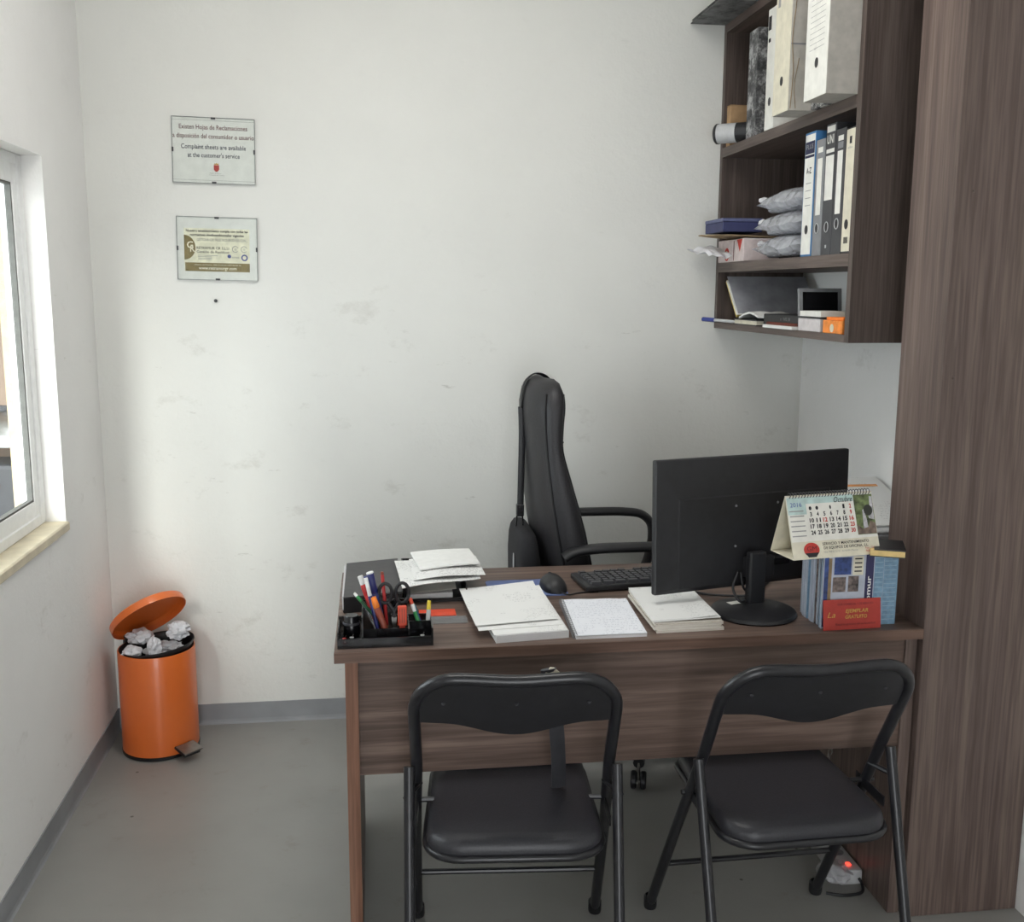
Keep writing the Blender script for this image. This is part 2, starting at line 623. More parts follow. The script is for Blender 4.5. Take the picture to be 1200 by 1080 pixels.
def obj(name, bm, m, parent=None, local=False, smooth=False):
    """ONE mesh object. Coordinates in bm are world ones unless local; parts are stored in their thing's space"""
    if parent is not None:
        if not local:
            bm.transform(WM[parent.name].inverted())
        me = to_mesh(name, bm, m, smooth)
        o = bpy.data.objects.new(name, me)
        COL.objects.link(o)
        o.parent = parent
        WM[o.name] = WM[parent.name]
        return o
    xs = [v.co for v in bm.verts]
    c = Vector(((min(p.x for p in xs) + max(p.x for p in xs)) / 2, (min(p.y for p in xs) + max(p.y for p in xs)) / 2, min(p.z for p in xs)))
    if not local:
        bm.transform(Matrix.Translation(-c))
    me = to_mesh(name, bm, m, smooth)
    o = bpy.data.objects.new(name, me)
    COL.objects.link(o)
    if not local:
        o.location = c
    WM[o.name] = Matrix.Translation(o.location)
    return o


def tag(o, label, cat, group=None):
    o['label'] = label
    o['category'] = cat
    if group:
        o['group'] = group
    return o


def thing(name, label, cat, loc=(0, 0, 0), rz=0.0, group=None, rot=None):
    o = bpy.data.objects.new(name, None)
    o.empty_display_size = 0.05
    COL.objects.link(o)
    o.location = loc
    e = Euler(rot) if rot is not None else Euler((0, 0, rz))
    o.rotation_euler = e
    WM[o.name] = Matrix.Translation(Vector(loc)) @ e.to_matrix().to_4x4()
    return tag(o, label, cat, group)


def struct(name, bm, m, parent=None, smooth=False, label=None):
    o = obj(name, bm, m, parent, smooth=smooth)
    if parent is None:
        o['kind'] = 'structure'
        if label:
            o['label'] = label
    return o


def text(name, body, h, width, at, u, v, m, parent, align='CENTER', local=False, off=0.0006, bold=0.0, slant=0.0):
    """flat printed lettering: plane at `at`, u = reading direction, v = up"""
    cu = bpy.data.curves.new('t', 'FONT')
    cu.body = body
    cu.size = 1.0
    cu.align_x = 'LEFT'
    cu.resolution_u = 2
    cu.offset = bold
    cu.shear = slant
    to = bpy.data.objects.new('t', cu)
    COL.objects.link(to)
    dg = bpy.context.evaluated_depsgraph_get()
    dg.update()
    me = bpy.data.meshes.new_from_object(to.evaluated_get(dg))
    bpy.data.objects.remove(to)
    bpy.data.curves.remove(cu)
    bm = bmesh.new()
    bm.from_mesh(me)
    bpy.data.meshes.remove(me)
    if not bm.verts:
        return None
    x0 = min(p.co.x for p in bm.verts)
    x1 = max(p.co.x for p in bm.verts)
    sy = h / 0.7
    sx = width / (x1 - x0) if width else sy
    w = (x1 - x0) * sx
    sh = {'CENTER': -w / 2, 'LEFT': 0, 'RIGHT': -w}[align]
    at, u, v = Vector(at), Vector(u).normalized(), Vector(v).normalized()
    n = u.cross(v)
    for p in bm.verts:
        p.co = at + u * ((p.co.x - x0) * sx + sh) + v * (p.co.y * sy) + n * off
    me_bm = bm
    if parent is not None and not local:
        me_bm.transform(WM[parent.name].inverted())
    me2 = bpy.data.meshes.new(name)
    me_bm.to_mesh(me2)
    me_bm.free()
    me2.materials.append(m)
    o = bpy.data.objects.new(name, me2)
    COL.objects.link(o)
    o.parent = parent
    WM[o.name] = WM[parent.name]
    return o


def copy_tree(src, parent=None):
    c = src.copy()
    COL.objects.link(c)
    c.parent = parent
    for ch in list(src.children):
        copy_tree(ch, c)
    return c


# ================================================================== ROOM
XL, YB, XR, ZC = -0.9114, 3.5742, 1.54, 3.0
YF = -1.7
WY0, WY1, WZ0, WZ1 = 1.75, 3.1229, 0.849, 1.893

struct('floor', bx(-3.4, 2.4, YF - 1.5, 6.2, -0.06, 0.0), FLOOR, label='grey painted concrete floor')
struct('ceiling', bx(XL - 0.14, XR + 0.3, YF, YB + 0.14, ZC, ZC + 0.1), CEIL)
struct('wall_back', bx(XL - 0.13, XR + 0.3, YB, YB + 0.14, 0, ZC), WALL, label='white scuffed plaster wall behind the desk')
bm = bmesh.new()
XO = XL - 0.125
box(bm, XO, XL, YF, WY0, 0, ZC)
box(bm, XO, XL, WY1, YB, 0, ZC)
box(bm, XO, XL, WY0, WY1, 0, WZ0 - 0.012)
box(bm, XO, XL, WY0, WY1, WZ1, ZC)
struct('wall_left', bm, WALLROUGH, label='rough white plaster wall with the window')
bm = bmesh.new()
box(bm, XR, XR + 0.2, 2.30, YB, 0, ZC)
box(bm, 1.578, XR + 0.2, YF, 2.30, 0, ZC)
struct('wall_right', bm, WALLROUGH)
bm = bmesh.new()
box(bm, XO, -0.50, YF - 0.12, YF, 0, ZC)
box(bm, 0.60, XR + 0.2, YF - 0.12, YF, 0, ZC)
box(bm, -0.50, 0.60, YF - 0.12, YF, 2.10, ZC)
struct('wall_front', bm, WALL)
# painted skirting band with a coved foot
prof = [(0, 0), (0.010, 0), (0.006, 0.006), (0.004, 0.016), (0.004, 0.075), (0, 0.075)]
struct('baseboard_back', prism(prof, (XL, YB, 0), (0, -1, 0), (0, 0, 1), (XR - XL, 0, 0)), SKIRT)
struct('baseboard_left', prism(prof, (XL, YF, 0), (1, 0, 0), (0, 0, 1), (0, YB - YF, 0)), SKIRT)

# ---- ceiling light (above the frame)
LX, LY = 0.15, 2.28
cf = thing('ceiling_light', 'white twin-tube ceiling light above the desk', 'ceiling light', (LX, LY, ZC))
obj('housing', bx(LX - 0.60, LX + 0.60, LY - 0.13, LY + 0.13, ZC - 0.05, ZC - 0.001, bev=0.004), ALU, cf)
for dy_ in (-0.06, 0.06):
    obj('tube', tb([(LX - 0.57, LY + dy_, ZC - 0.066), (LX + 0.57, LY + dy_, ZC - 0.066)], 0.013, seg=12), LAMP, cf, smooth=50)
area('ceiling_light_glow', (LX, LY, ZC - 0.085), (LX, LY, 0), 1.15, 0.24, 16, (1.0, 0.985, 0.95))

# ---- window
win = bpy.data.objects.new('window_1', None)
COL.objects.link(win)
win.location = (XL - 0.06, (WY0 + WY1) / 2, WZ0)
win['kind'] = 'structure'
win['label'] = 'white aluminium sliding window in the left wall'
WM[win.name] = Matrix.Translation(win.location)
FX0, FX1 = XL - 0.108, XL - 0.055
for nm, a in (('frame_jamb', (FX0, FX1, WY1 - 0.042, WY1, WZ0, WZ1)), ('frame_jamb', (FX0, FX1, WY0, WY0 + 0.042, WZ0, WZ1)),
              ('frame_head', (FX0, FX1, WY0 + 0.042, WY1 - 0.042, WZ1 - 0.028, WZ1)), ('frame_bottom', (FX0, FX1, WY0 + 0.042, WY1 - 0.042, WZ0, WZ0 + 0.032))):
    obj(nm, bx(*a, bev=0.003), ALU, win)
SA, SB = 2.41, WY1 - 0.036
for (ya, yb_, xa, xb) in ((SA, SB, FX1 - 0.026, FX1 - 0.004), (WY0 + 0.036, SA + 0.05, FX0 + 0.002, FX0 + 0.024)):
    zs0, zs1 = WZ0 + 0.026, WZ1 - 0.022
    sash = obj('sash', bx(xa, xb, ya, ya + 0.045, zs0, zs1, bev=0.002), ALU, win)
    obj('stile', bx(xa, xb, yb_ - 0.042, yb_, zs0, zs1, bev=0.002), ALU, sash)
    obj('rail', bx(xa, xb, ya + 0.045, yb_ - 0.042, zs0, zs0 + 0.05, bev=0.002), ALU, sash)
    obj('rail', bx(xa, xb, ya + 0.045, yb_ - 0.042, zs1 - 0.058, zs1, bev=0.002), ALU, sash)
    g = bmesh.new()
    xm = (xa + xb) / 2
    for q in ((yb_ - 0.049, yb_ - 0.0425, zs0 + 0.05, zs1 - 0.058), (ya + 0.0455, ya + 0.052, zs0 + 0.05, zs1 - 0.058),
              (ya + 0.0455, yb_ - 0.0425, zs0 + 0.05, zs0 + 0.056), (ya + 0.0455, yb_ - 0.0425, zs1 - 0.064, zs1 - 0.058)):
        box(g, xm - 0.008, xm + 0.008, *q)
    obj('gasket', g, GASKET, sash)
    obj('pane', bx(xm - 0.002, xm + 0.002, ya + 0.05, yb_ - 0.047, zs0 + 0.054, zs1 - 0.062), GLASS, sash)
obj('window_sill', bx(XO - 0.02, XL + 0.010, WY0 - 0.01, WY1 + 0.002, WZ0 - 0.028, WZ0, bev=0.004), SILL, win)
obj('outer_reveal', bx(XO - 0.012, FX0 - 0.002, WY1 - 0.012, WY1 + 0.02, WZ0 + 0.001, WZ1), CREAM, win)

# ---- what lies outside the window: a rendered yard wall with a workbench
struct('wall_yard', bx(-3.3, -1.10, 5.6, 5.75, 0, 2.9), TAN, label='tan rendered yard wall outside the window')
struct('added_shade_slab_1', bx(-1.50, XO - 0.001, 1.55, 3.45, 2.06, 2.12, bev=0.004), CEIL, label='added unseen slab shading the window from outside')  # unseen slab, added to hold skylight off the outer window reveal
struct('added_yard_shade', bx(-3.3, -1.10, 3.3, 5.75, 2.90, 2.98), CEIL)  # unseen roof over the yard, added to darken the tan wall below
wb = thing('workbench', 'pale workbench against tan yard wall beyond the window', 'bench', (-2.0, 5.3, 0))
obj('worktop', bx(-2.7, -1.55, 5.02, 5.56, 0.79, 0.84, bev=0.006), LGREY, wb)
for xx in (-2.64, -1.61):
    for yy in (5.07, 5.51):
        obj('leg', bx(xx - 0.03, xx + 0.03, yy - 0.03, yy + 0.03, 0, 0.79), MGREY, wb)
obj('lower_shelf', bx(-2.66, -1.59, 5.05, 5.53, 0.36, 0.40), KRAFT, wb)
tr = thing('tool_case', 'dark tool case with a red latch under the workbench top', 'case', (-1.85, 5.2, 0.40))
obj('body', bx(-2.05, -1.66, 5.08, 5.36, 0.40, 0.70, bev=0.02, seg=2), DGREY, tr)
obj('latch', lt([(0, -0.01), (0.032, -0.01), (0.028, 0.012), (0, 0.016)], c=(-1.80, 5.08, 0.60), axis=(0, -1, 0), seg=16), BRICK, tr)
lc = thing('storage_crate', 'black crate with yellow label on the yard floor', 'crate', (-1.80, 4.95, 0))
obj('body', bx(-2.02, -1.62, 4.70, 5.0, 0, 0.33, bev=0.015), BLACKP, lc)
obj('label_sticker', bx(-1.86, -1.74, 4.697, 4.701, 0.20, 0.29), YELP, lc)
hl = thing('wheel_cover', 'silver round wheel cover lying on the workbench', 'wheel cover', (-1.82, 5.28, 0.84))
obj('dish', lt([(0.0, 0.10), (0.06, 0.098), (0.13, 0.07), (0.19, 0.02), (0.2, 0.0), (0.185, 0.0), (0.12, 0.05), (0.0, 0.07)], c=(-1.82, 5.28, 0.84), seg=32), STEEL, hl, smooth=True)
obj('hub', lt([(0, 0.125), (0.04, 0.12), (0.045, 0.096), (0, 0.09)], c=(-1.82, 5.28, 0.84), seg=20), DGREY, hl)
cj = thing('grey_jacket', 'grey jacket hanging on tan yard wall', 'jacket', (-1.75, 5.57, 1.1))
obj('cloth', crumple((-1.76, 5.545, 1.22), 0.16, (0.7, 0.3, 1.0), 4, 3, 0.5), MGREY, cj, smooth=60)
obj('hook', tb([(-1.76, 5.60, 1.37), (-1.76, 5.54, 1.37), (-1.76, 5.53, 1.40)], 0.006, seg=6), STEEL, cj)

# ---- wood-clad pillar
pl = thing('wooden_pillar', 'tall walnut laminate pillar at the right end of the desk', 'pillar', (1.43, 2.28, 0))
obj('front_panel', bx(1.277, 1.577, 2.182, 2.200, 0, ZC, bev=0.0015), WOODZ, pl)
obj('side_panel', bx(1.278, 1.296, 2.2005, 2.379, 0, ZC), WOODZ, pl)
obj('back_panel', bx(1.2965, 1.538, 2.361, 2.379, 0, ZC), WOODZ, pl)
for (xx, zz) in ((1.303, 1.337), (1.302, 0.905), (1.318, 1.75)):
    obj('screw_cap', lt([(0, 0), (0.0035, 0), (0.003, 0.0012), (0, 0.0015)], c=(xx, 2.182, zz), axis=(0, -1, 0), seg=10), WOODBY, pl)

# ================================================================== DESK
dk = thing('office_desk', 'walnut laminate office desk with modesty panel', 'desk', (0.59, 2.51, 0))
obj('desktop', bx(-0.098, 1.276, 2.184, 2.8385, 0.720, 0.745, bev=0.0015), WOODX, dk)
obj('front_edge_band', bx(-0.098, 1.276, 2.1815, 2.1838, 0.7205, 0.7445), EDGEX, dk)
l1 = obj('side_panel', bx(-0.075, -0.047, 2.193, 2.82, 0.0, 0.7198), WOODZ, dk)
obj('edge_band', bx(-0.075, -0.047, 2.1905, 2.1928, 0.0, 0.7198), EDGEZ, l1)
obj('foot', lt([(0, 0), (0.014, 0), (0.014, 0.004), (0, 0.004)], c=(-0.061, 2.25, -0.0005), seg=12), BLACKP, l1)
l2 = obj('side_panel', bx(1.247, 1.275, 2.205, 2.82, 0.0, 0.7198), WOODZ, dk)
obj('modesty_panel', bx(-0.0468, 1.2468, 2.212, 2.230, 0.442, 0.7198), WOODX, dk)

# ================================================================== SIGNS
def wall_sign(label, cx, cz, w, h, ang):
    t = thing('notice_sign', label, 'sign', (cx, YB, cz), rot=(0, ang, 0))
    # local: x right, -y out of the wall, z up
    obj('backing', bx(-w / 2, w / 2, -0.004, -0.001, -h / 2, h / 2), LGREY, t, local=True)
    s = obj('printed_sheet', bx(-w / 2 + 0.001, w / 2 - 0.001, -0.0050, -0.0041, -h / 2 + 0.001, h / 2 - 0.001), WHITE, t, local=True)
    obj('glass_cover', bx(-w / 2, w / 2, -0.0085, -0.0065, -h / 2, h / 2), GLASS2, t, local=True)
    g = bmesh.new()
    for q in ((-w / 2 - 0.0006, w / 2 + 0.0006, -h / 2 - 0.0006, -h / 2), (-w / 2 - 0.0006, w / 2 + 0.0006, h / 2, h / 2 + 0.0006),
              (-w / 2 - 0.0006, -w / 2, -h / 2, h / 2), (w / 2, w / 2 + 0.0006, -h / 2, h / 2)):
        box(g, q[0], q[1], -0.0085, -0.001, q[2], q[3])
    obj('glass_edge', g, MGREY, t, local=True)
    for q in ((-0.007, 0.007, h / 2 - 0.005, h / 2 + 0.001), (-0.007, 0.007, -h / 2 - 0.001, -h / 2 + 0.005), (-w / 2 - 0.001, -w / 2 + 0.004, -0.007, 0.007), (w / 2 - 0.004, w / 2 + 0.001, -0.007, 0.007)):
        obj('clip', bx(q[0], q[1], -0.0095, -0.001, q[2], q[3]), DGREY, t, local=True)
    return t, s


U, V = (1, 0, 0), (0, 0, 1)
t, s = wall_sign('glass framed complaint sheets notice, upper of two on the white wall', -0.506, 1.972, 0.261, 0.206, math.radians(1.2))
PY = -0.0052
for zz in (0.094, -0.094):
    obj('rule_line', bx(-0.129, 0.129, PY - 0.0003, PY, zz - 0.0004, zz + 0.0004), FADED, s, local=True)
text('lettering', 'Existen Hojas de Reclamaciones', 0.0145, 0.215, (0, PY, 0.066), U, V, MAROON, s, local=True, bold=0.006)
text('lettering', 'a disposición del consumidor o usuario', 0.0145, 0.256, (0.0, PY, 0.038), U, V, MAROON, s, local=True, bold=0.006)
text('lettering', 'Complaint sheets are available', 0.0145, 0.205, (0, PY, 0.0045), U, V, NAVYINK, s, local=True, bold=0.006)
text('lettering', "at the customer's service", 0.0145, 0.165, (0, PY, -0.022), U, V, NAVYINK, s, local=True, bold=0.006)
obj('emblem', prism([(-0.0085, 0.009), (0.0085, 0.009), (0.0085, -0.005), (0.005, -0.010), (0, -0.0125), (-0.005, -0.010), (-0.0085, -0.005)], (0.008, PY, -0.054), U, V, (0, -0.0004, 0)), REDINK, s, local=True)
obj('emblem_crown', prism([(-0.007, 0), (-0.007, 0.005), (-0.003, 0.003), (0, 0.006), (0.003, 0.003), (0.007, 0.005), (0.007, 0)], (0.008, PY, -0.044), U, V, (0, -0.0004, 0)), GOLD, s, local=True)
text('lettering', 'Región de Murcia', 0.0035, 0.036, (0.005, PY, -0.0725), U, V, FADED, s, local=True)
text('lettering', 'Consejería de Turismo', 0.004, 0.046, (0.008, PY, -0.0785), U, V, FADED, s, local=True)

t, s = wall_sign('glass framed olive and cream certificate, lower of two on the white wall', -0.507, 1.659, 0.257, 0.203, math.radians(1.0))
obj('card', bx(-0.106, 0.104, PY - 0.0004, PY, -0.074, 0.065), OLIVELT, s, local=True)
P2 = PY - 0.0006
text('lettering', 'Nuestro establecimiento cumple con todas las', 0.0075, 0.198, (0, P2, 0.0535), U, V, INK, s, local=True, bold=0.02)
text('lettering', 'normativas medioambientales vigentes', 0.0075, 0.172, (0, P2, 0.0405), U, V, INK, s, local=True, bold=0.02)
text('lettering', 'GESTIONANDO NUESTROS RESIDUOS CON...', 0.0085, 0.162, (0.016, P2, 0.0245), U, V, FADED, s, local=True)
hd = [(0, 0.040)] + [(0.036 * math.cos(a), 0.040 * math.sin(a)) for a in [PI / 2 - PI * k / 20 for k in range(1, 20)]] + [(0, -0.040)]
obj('olive_half_disc', prism(hd, (-0.106, P2, 0.003), U, V, (0, -0.0003, 0)), OLIVE, s, local=True)
text('lettering', 'G', 0.022, 0.020, (-0.087, P2 - 0.0004, 0.0005), U, V, OLIVELT, s, local=True, bold=0.01)
text('lettering', 'R', 0.020, 0.015, (-0.0795, P2 - 0.0004, -0.011), U, V, OLIVELT, s, local=True, bold=0.01)
text('lettering', 'RETRAMUR GR S.L.U.', 0.0085, 0.106, (-0.066, P2, -0.002), U, V, INK, s, align='LEFT', local=True)
text('lettering', 'Gestión de Residuos', 0.0085, 0.104, (-0.066, P2, -0.0145), U, V, INK, s, align='LEFT', local=True)
for zz in (-0.022, -0.0265, -0.031, -0.0355):
    obj('small_print', bx(-0.062, 0.0 if zz > -0.024 else -0.018, P2 - 0.0002, P2, zz - 0.0007, zz + 0.0007), FADED, s, local=True)
for xx in (0.058, 0.086):
    g = bmesh.new()
    tube(g, [(xx + 0.0095 * math.cos(a), P2, 0.0 + 0.0095 * math.sin(a)) for a in [0.4 + 5.2 * k / 20 for k in range(21)]], 0.0009, seg=5)
    ring = obj('round_mark', g, FADED, s, local=True)
    text('lettering', 'G', 0.007, None, (xx, P2, -0.0035), U, V, FADED, s, local=True)
obj('round_mark', prism(disc(0.006, 14), (0.038, P2, -0.0235), U, V, (0, -0.0003, 0)), BLUEINK, s, local=True)
text('lettering', 'emas', 0.007, 0.024, (0.046, P2, -0.029), U, V, FADED, s, align='LEFT', local=True)
g = bmesh.new()
tube(g, [(0.087 + 0.0085 * math.cos(a), P2, -0.027 + 0.0085 * math.sin(a)) for a in [2 * PI * k / 24 for k in range(25)]], 0.0022, seg=5)
obj('round_mark', g, BLUEINK, s, local=True)
obj('olive_band', bx(-0.104, 0.104, P2 - 0.0003, P2, -0.074, -0.046), OLIVE, s, local=True)
text('lettering', 'Alhama de Murcia  968 63 08 54 / 679 42 04 76', 0.0045, 0.150, (0, P2 - 0.0004, -0.0545), U, V, OLIVELT, s, local=True)
text('lettering', 'www.retramurgr.com', 0.0105, 0.122, (0, P2 - 0.0004, -0.068), U, V, OLIVELT, s, local=True, bold=0.015)

nl = tag(obj('nail', lt([(0, 0), (0.003, 0.0), (0.0035, 0.006), (0.006, 0.007), (0.0055, 0.010), (0, 0.011)], c=(-0.520, YB, 1.488), axis=(0.1, -1, 0.2), seg=10), DGREY), 'small dark nail in the white wall below the certificate', 'nail')

# ================================================================== PEDAL BIN
BC = Vector((-0.735, 3.410, 0))
BD = Vector((0.70, -0.714, 0)).normalized()     # pedal direction
BA = Vector((-BD.y, BD.x, 0))
pb = thing('pedal_bin', 'orange metal pedal bin with its lid open', 'bin', BC)
obj('body', lt([(0.121, 0.012), (0.1235, 0.014), (0.1235, 0.350), (0.1225, 0.353), (0.1195, 0.353), (0.1195, 0.016), (0.0, 0.016)], c=BC, seg=64), ORANGE, pb, smooth=35)
obj('base_ring', lt([(0, 0.0), (0.119, 0.0), (0.1245, 0.003), (0.1250, 0.012), (0.1205, 0.0135), (0, 0.0135)], c=BC, seg=64), BLACKP, pb, smooth=35)
g = bmesh.new()
lathe(g, [(0.090, 0.17), (0.1100, 0.330), (0.1130, 0.350), (0.1200, 0.357), (0.1200, 0.351), (0.1150, 0.342)], c=(0, 0, 0), seg=64)
lathe(g, [(0.090, 0.17), (0.0, 0.17)], c=(0, 0, 0), seg=64)
R = Matrix.Translation(BC + Vector((0.002, 0.002, 0.008))) @ Matrix.Translation((0, 0, 0.352)) @ Matrix.Rotation(math.radians(-5.5), 4, 'Y') @ Matrix.Translation((0, 0, -0.352))
g.transform(R)
obj('inner_bucket', g, BLACKP, pb, smooth=40)
HP = BC - BD * 0.124 + Vector((0, 0, 0.362))
th = math.radians(43)
lb = BD * math.cos(th) + Vector((0, 0, math.sin(th)))
ln_ = Vector((0, 0, math.cos(th))) - BD * math.sin(th)       # outer (top) normal of the lid
g = bmesh.new()
lathe(g, [(0.0, 0.034), (0.06, 0.033), (0.105, 0.029), (0.120, 0.025), (0.1265, 0.020), (0.1275, 0.015), (0.1275, -0.004), (0.1255, -0.004), (0.1252, 0.014), (0.118, 0.0225), (0.10, 0.0265), (0.0, 0.031)], c=HP + lb * 0.124, axis=ln_, seg=64)
lid = obj('lid', g, ORANGE, pb, smooth=35)
for sgn in (-1, 1):
    obj('hinge_tab', bx(-0.006, 0.006, -0.010, 0.010, -0.012, 0.012, bev=0.002), BLACKP, lid, local=True).location = (HP - BC) + BA * 0.022 * sgn + lb * 0.016 - ln_ * 0.001
hm = bmesh.new()
box(hm, -0.045, 0.045, -0.012, 0.006, -0.055, 0.012, bev=0.004)
hm.transform(Matrix.Translation(HP) @ Matrix((BA.to_4d(), (-BD).to_4d(), Vector((0, 0, 1, 0)), Vector((0, 0, 0, 1)))).transposed().to_3x3().to_4x4())
obj('hinge_bracket', hm, BLACKP, pb)
obj('hinge_rod', tb([HP - BD * 0.012 + BA * 0.02 + Vector((0, 0, -0.34)), HP - BD * 0.012 + BA * 0.02], 0.003, seg=8), STEEL, pb)
pm = bmesh.new()
box(pm, -0.034, 0.034, -0.028, 0.028, -0.0025, 0.0025, bev=0.002)
Rz = Matrix((BA.to_4d(), BD.to_4d(), Vector((0, 0, 1, 0)), Vector((0, 0, 0, 1)))).transposed().to_3x3().to_4x4()
pm.transform(Matrix.Translation(BC + BD * 0.160 + Vector((0, 0, 0.040))) @ Rz @ Matrix.Rotation(math.radians(-14), 4, 'X'))
pd = obj('pedal', pm, STEEL, pb)
pm = bmesh.new()
box(pm, -0.030, 0.030, -0.060, 0.022, -0.014, -0.003, bev=0.003)
pm.transform(Matrix.Translation(BC + BD * 0.158 + Vector((0, 0, 0.036))) @ Rz @ Matrix.Rotation(math.radians(-14), 4, 'X'))
obj('pedal_pad', pm, BLACKP, pd)
balls = [((-0.790, 3.425, 0.385), 0.044, (1.15, 1.0, 0.7), 'white', 'crumpled white paper ball under the open bin lid'),
         ((-0.800, 3.350, 0.352), 0.036, (1.0, 1.0, 0.8), 'white', 'crumpled grey-white paper at the front left of the bin'),
         ((-0.728, 3.352, 0.365), 0.036, (0.75, 0.9, 1.25), 'white', 'twisted crumpled paper in the middle of the bin'),
         ((-0.668, 3.440, 0.395), 0.045, (1.0, 1.0, 0.8), 'white', 'crumpled white paper at the bin rim farthest from lid hinge')]
for k, (c, r, sq, _c, lab) in enumerate(balls):
    tag(obj('crumpled_paper', crumple(c, r, sq, k + 1, 3, 0.75), CRUMP, smooth=12), lab, 'paper', 'crumpled papers in the bin')
lin_ = tag(obj('plastic_bag', crumple((-0.705, 3.392, 0.346), 0.062, (1.15, 1.0, 0.45), 9, 4, 0.6), POLY2, smooth=15), 'crumpled clear plastic bag stuffed in the bin', 'plastic bag')

# ================================================================== BOOKCASE
BX0, BX1, BY0, BY1 = 1.203, 1.536, 2.511, 3.568
bc = thing('hanging_bookcase', 'dark walnut open bookcase fixed high on the right wall', 'bookcase', (1.37, 3.04, 1.40))
obj('side_panel', bx(BX0, BX1, BY0, BY0 + 0.024, 1.400, 2.42), WOODB, bc)
obj('side_panel', bx(BX0, BX1 - 0.02, BY1 - 0.024, BY1, 1.400, 2.42), WOODB, bc)
obj('shelf', bx(BX0, BX1, BY0 + 0.0242, BY1 - 0.0242, 1.400, 1.420), WOODBY, bc)
obj('shelf', bx(BX0, BX1, BY0 + 0.0242, BY1 - 0.0242, 1.594, 1.6265), WOODBY, bc)
obj('shelf', bx(BX0, BX1, BY0 + 0.0242, BY1 - 0.0242, 1.983, 2.0145), WOODBY, bc)
obj('shelf', bx(BX0, BX1, BY0 + 0.0242, BY1 - 0.0242, 2.392, 2.420), WOODBY, bc)
obj('back_panel', bx(BX1 - 0.010, BX1 - 0.001, BY0 + 0.0245, BY1 - 0.0245, 1.6270, 1.9825), WOODB, bc)
obj('back_panel', bx(BX1 - 0.010, BX1 - 0.001, BY0 + 0.0245, BY1 - 0.0245, 2.0150, 2.3915), WOODB, bc)

# --- on top of the bookcase
mb = thing('marbled_folder', 'flat dark marbled folder overhanging the bookcase top', 'folder', (1.25, 3.42, 2.4205))
obj('cover', bx(1.082, 1.44, 3.262, 3.566, 2.4205, 2.424), MARBD, mb)
obj('cover', bx(1.086, 1.44, 3.268, 3.566, 2.431, 2.4345), MARBD, mb)
obj('papers', bx(1.11, 1.43, 3.275, 3.56, 2.4242, 2.4308), OFFW, mb)
obj('rivet', lt([(0, 0), (0.004, 0), (0.003, 0.002), (0, 0.0025)], c=(1.086, 3.40, 2.4325), axis=(-1, 0, 0), seg=10), STEEL, mb)

SY = (0, -1, 0)      # reading direction on a spine that faces -x


def hole_ring(parent, y, z, x, ring_m=None, r=0.0125):
    obj('finger_hole', prism([(p[0] * 0.8, p[1]) for p in disc(r, 18)], (x - 0.0004, y, z), SY, (0, 0, 1), (-0.0006, 0, 0)), BLACKP, parent)
    if ring_m:
        g = bmesh.new()
        tube(g, [(x - 0.0012, y + r * 0.86 * math.cos(a), z + r * 1.06 * math.sin(a)) for a in [2 * PI * k / 22 for k in range(23)]], 0.0013, seg=5)
        obj('finger_ring', g, ring_m, parent)


def lever_binder(label, y0, y1, z1, m_body, x0=1.206, z0=1.6265, hole_z=1.69, ring=None, edge=None, group=None, depth=0.285):
    t = thing('lever_arch_binder', label, 'binder', ((x0 + x0 + depth) / 2, (y0 + y1) / 2, z0), group=group)
    th_ = 0.0028
    obj('spine', bx(x0, x0 + th_, y0, y1, z0, z1, bev=0.0008), m_body, t)
    obj('cover', bx(x0 + th_, x0 + depth, y0, y0 + th_, z0, z1), edge or m_body, t)
    obj('cover', bx(x0 + th_, x0 + depth, y1 - th_, y1, z0, z1), edge or m_body, t)
    obj('pages', bx(x0 + 0.02, x0 + depth - 0.01, y0 + th_ + 0.004, y1 - th_ - 0.012, z0 + 0.004, z1 - 0.012), OFFW, t)
    hole_ring(t, (y0 + y1) / 2, hole_z, x0, ring)
    return t, x0 - 0.0003


def spine_patch(t, y0, y1, z0, z1, x, m, nm='spine_label'):
    return obj(nm, bx(x - 0.0004, x, y0, y1, z0, z1), m, t)


# top bay
kb = thing('kraft_box', 'brown kraft cardboard box at the far end of top shelf', 'box', (1.33, 3.47, 2.0145))
obj('carton', bx(1.212, 1.46, 3.502, 3.540, 2.0145, 2.150, bev=0.002), KRAFT, kb)
obj('flap', bx(1.211, 1.45, 3.503, 3.539, 2.1505, 2.152), KRAFT, kb)
rt = thing('cardboard_tube', 'grey rolled tube with black end poking off the top shelf', 'tube', (1.2, 3.42, 2.0145))
ta, tb_ = Vector((1.146, 3.452, 2.0465)), Vector((1.244, 3.371, 2.0465))
td = (tb_ - ta).normalized()
obj('roll', tb([ta + td * 0.045, tb_], 0.0315, seg=28), BLACKP, rt, smooth=40)
obj('roll_end', lt([(0.0, 0.0), (0.026, 0.0), (0.0315, 0.004), (0.032, 0.075), (0.0, 0.076)], c=ta, axis=td, seg=28), LGREY, rt, smooth=40)
obj('end_ring', lt([(0.0, -0.001), (0.024, -0.001), (0.0285, -0.001), (0.033, 0.004), (0.033, 0.010), (0.0, 0.010)], c=ta, axis=td, seg=28), BLACKP, rt, smooth=40)
t, x = lever_binder('marbled grey lever arch binder on the top shelf', 3.252, 3.330, 2.342, MARB, z0=2.0145, hole_z=2.09, x0=1.206)
t, x = lever_binder('slim white binder with black marks beside marbled binder', 3.085, 3.155, 2.366, CARDW, z0=2.0145, hole_z=2.096, x0=1.200)
spine_patch(t, 3.128, 3.150, 2.305, 2.345, x, INK)
spine_patch(t, 3.130, 3.146, 2.270, 2.281, x, INK)
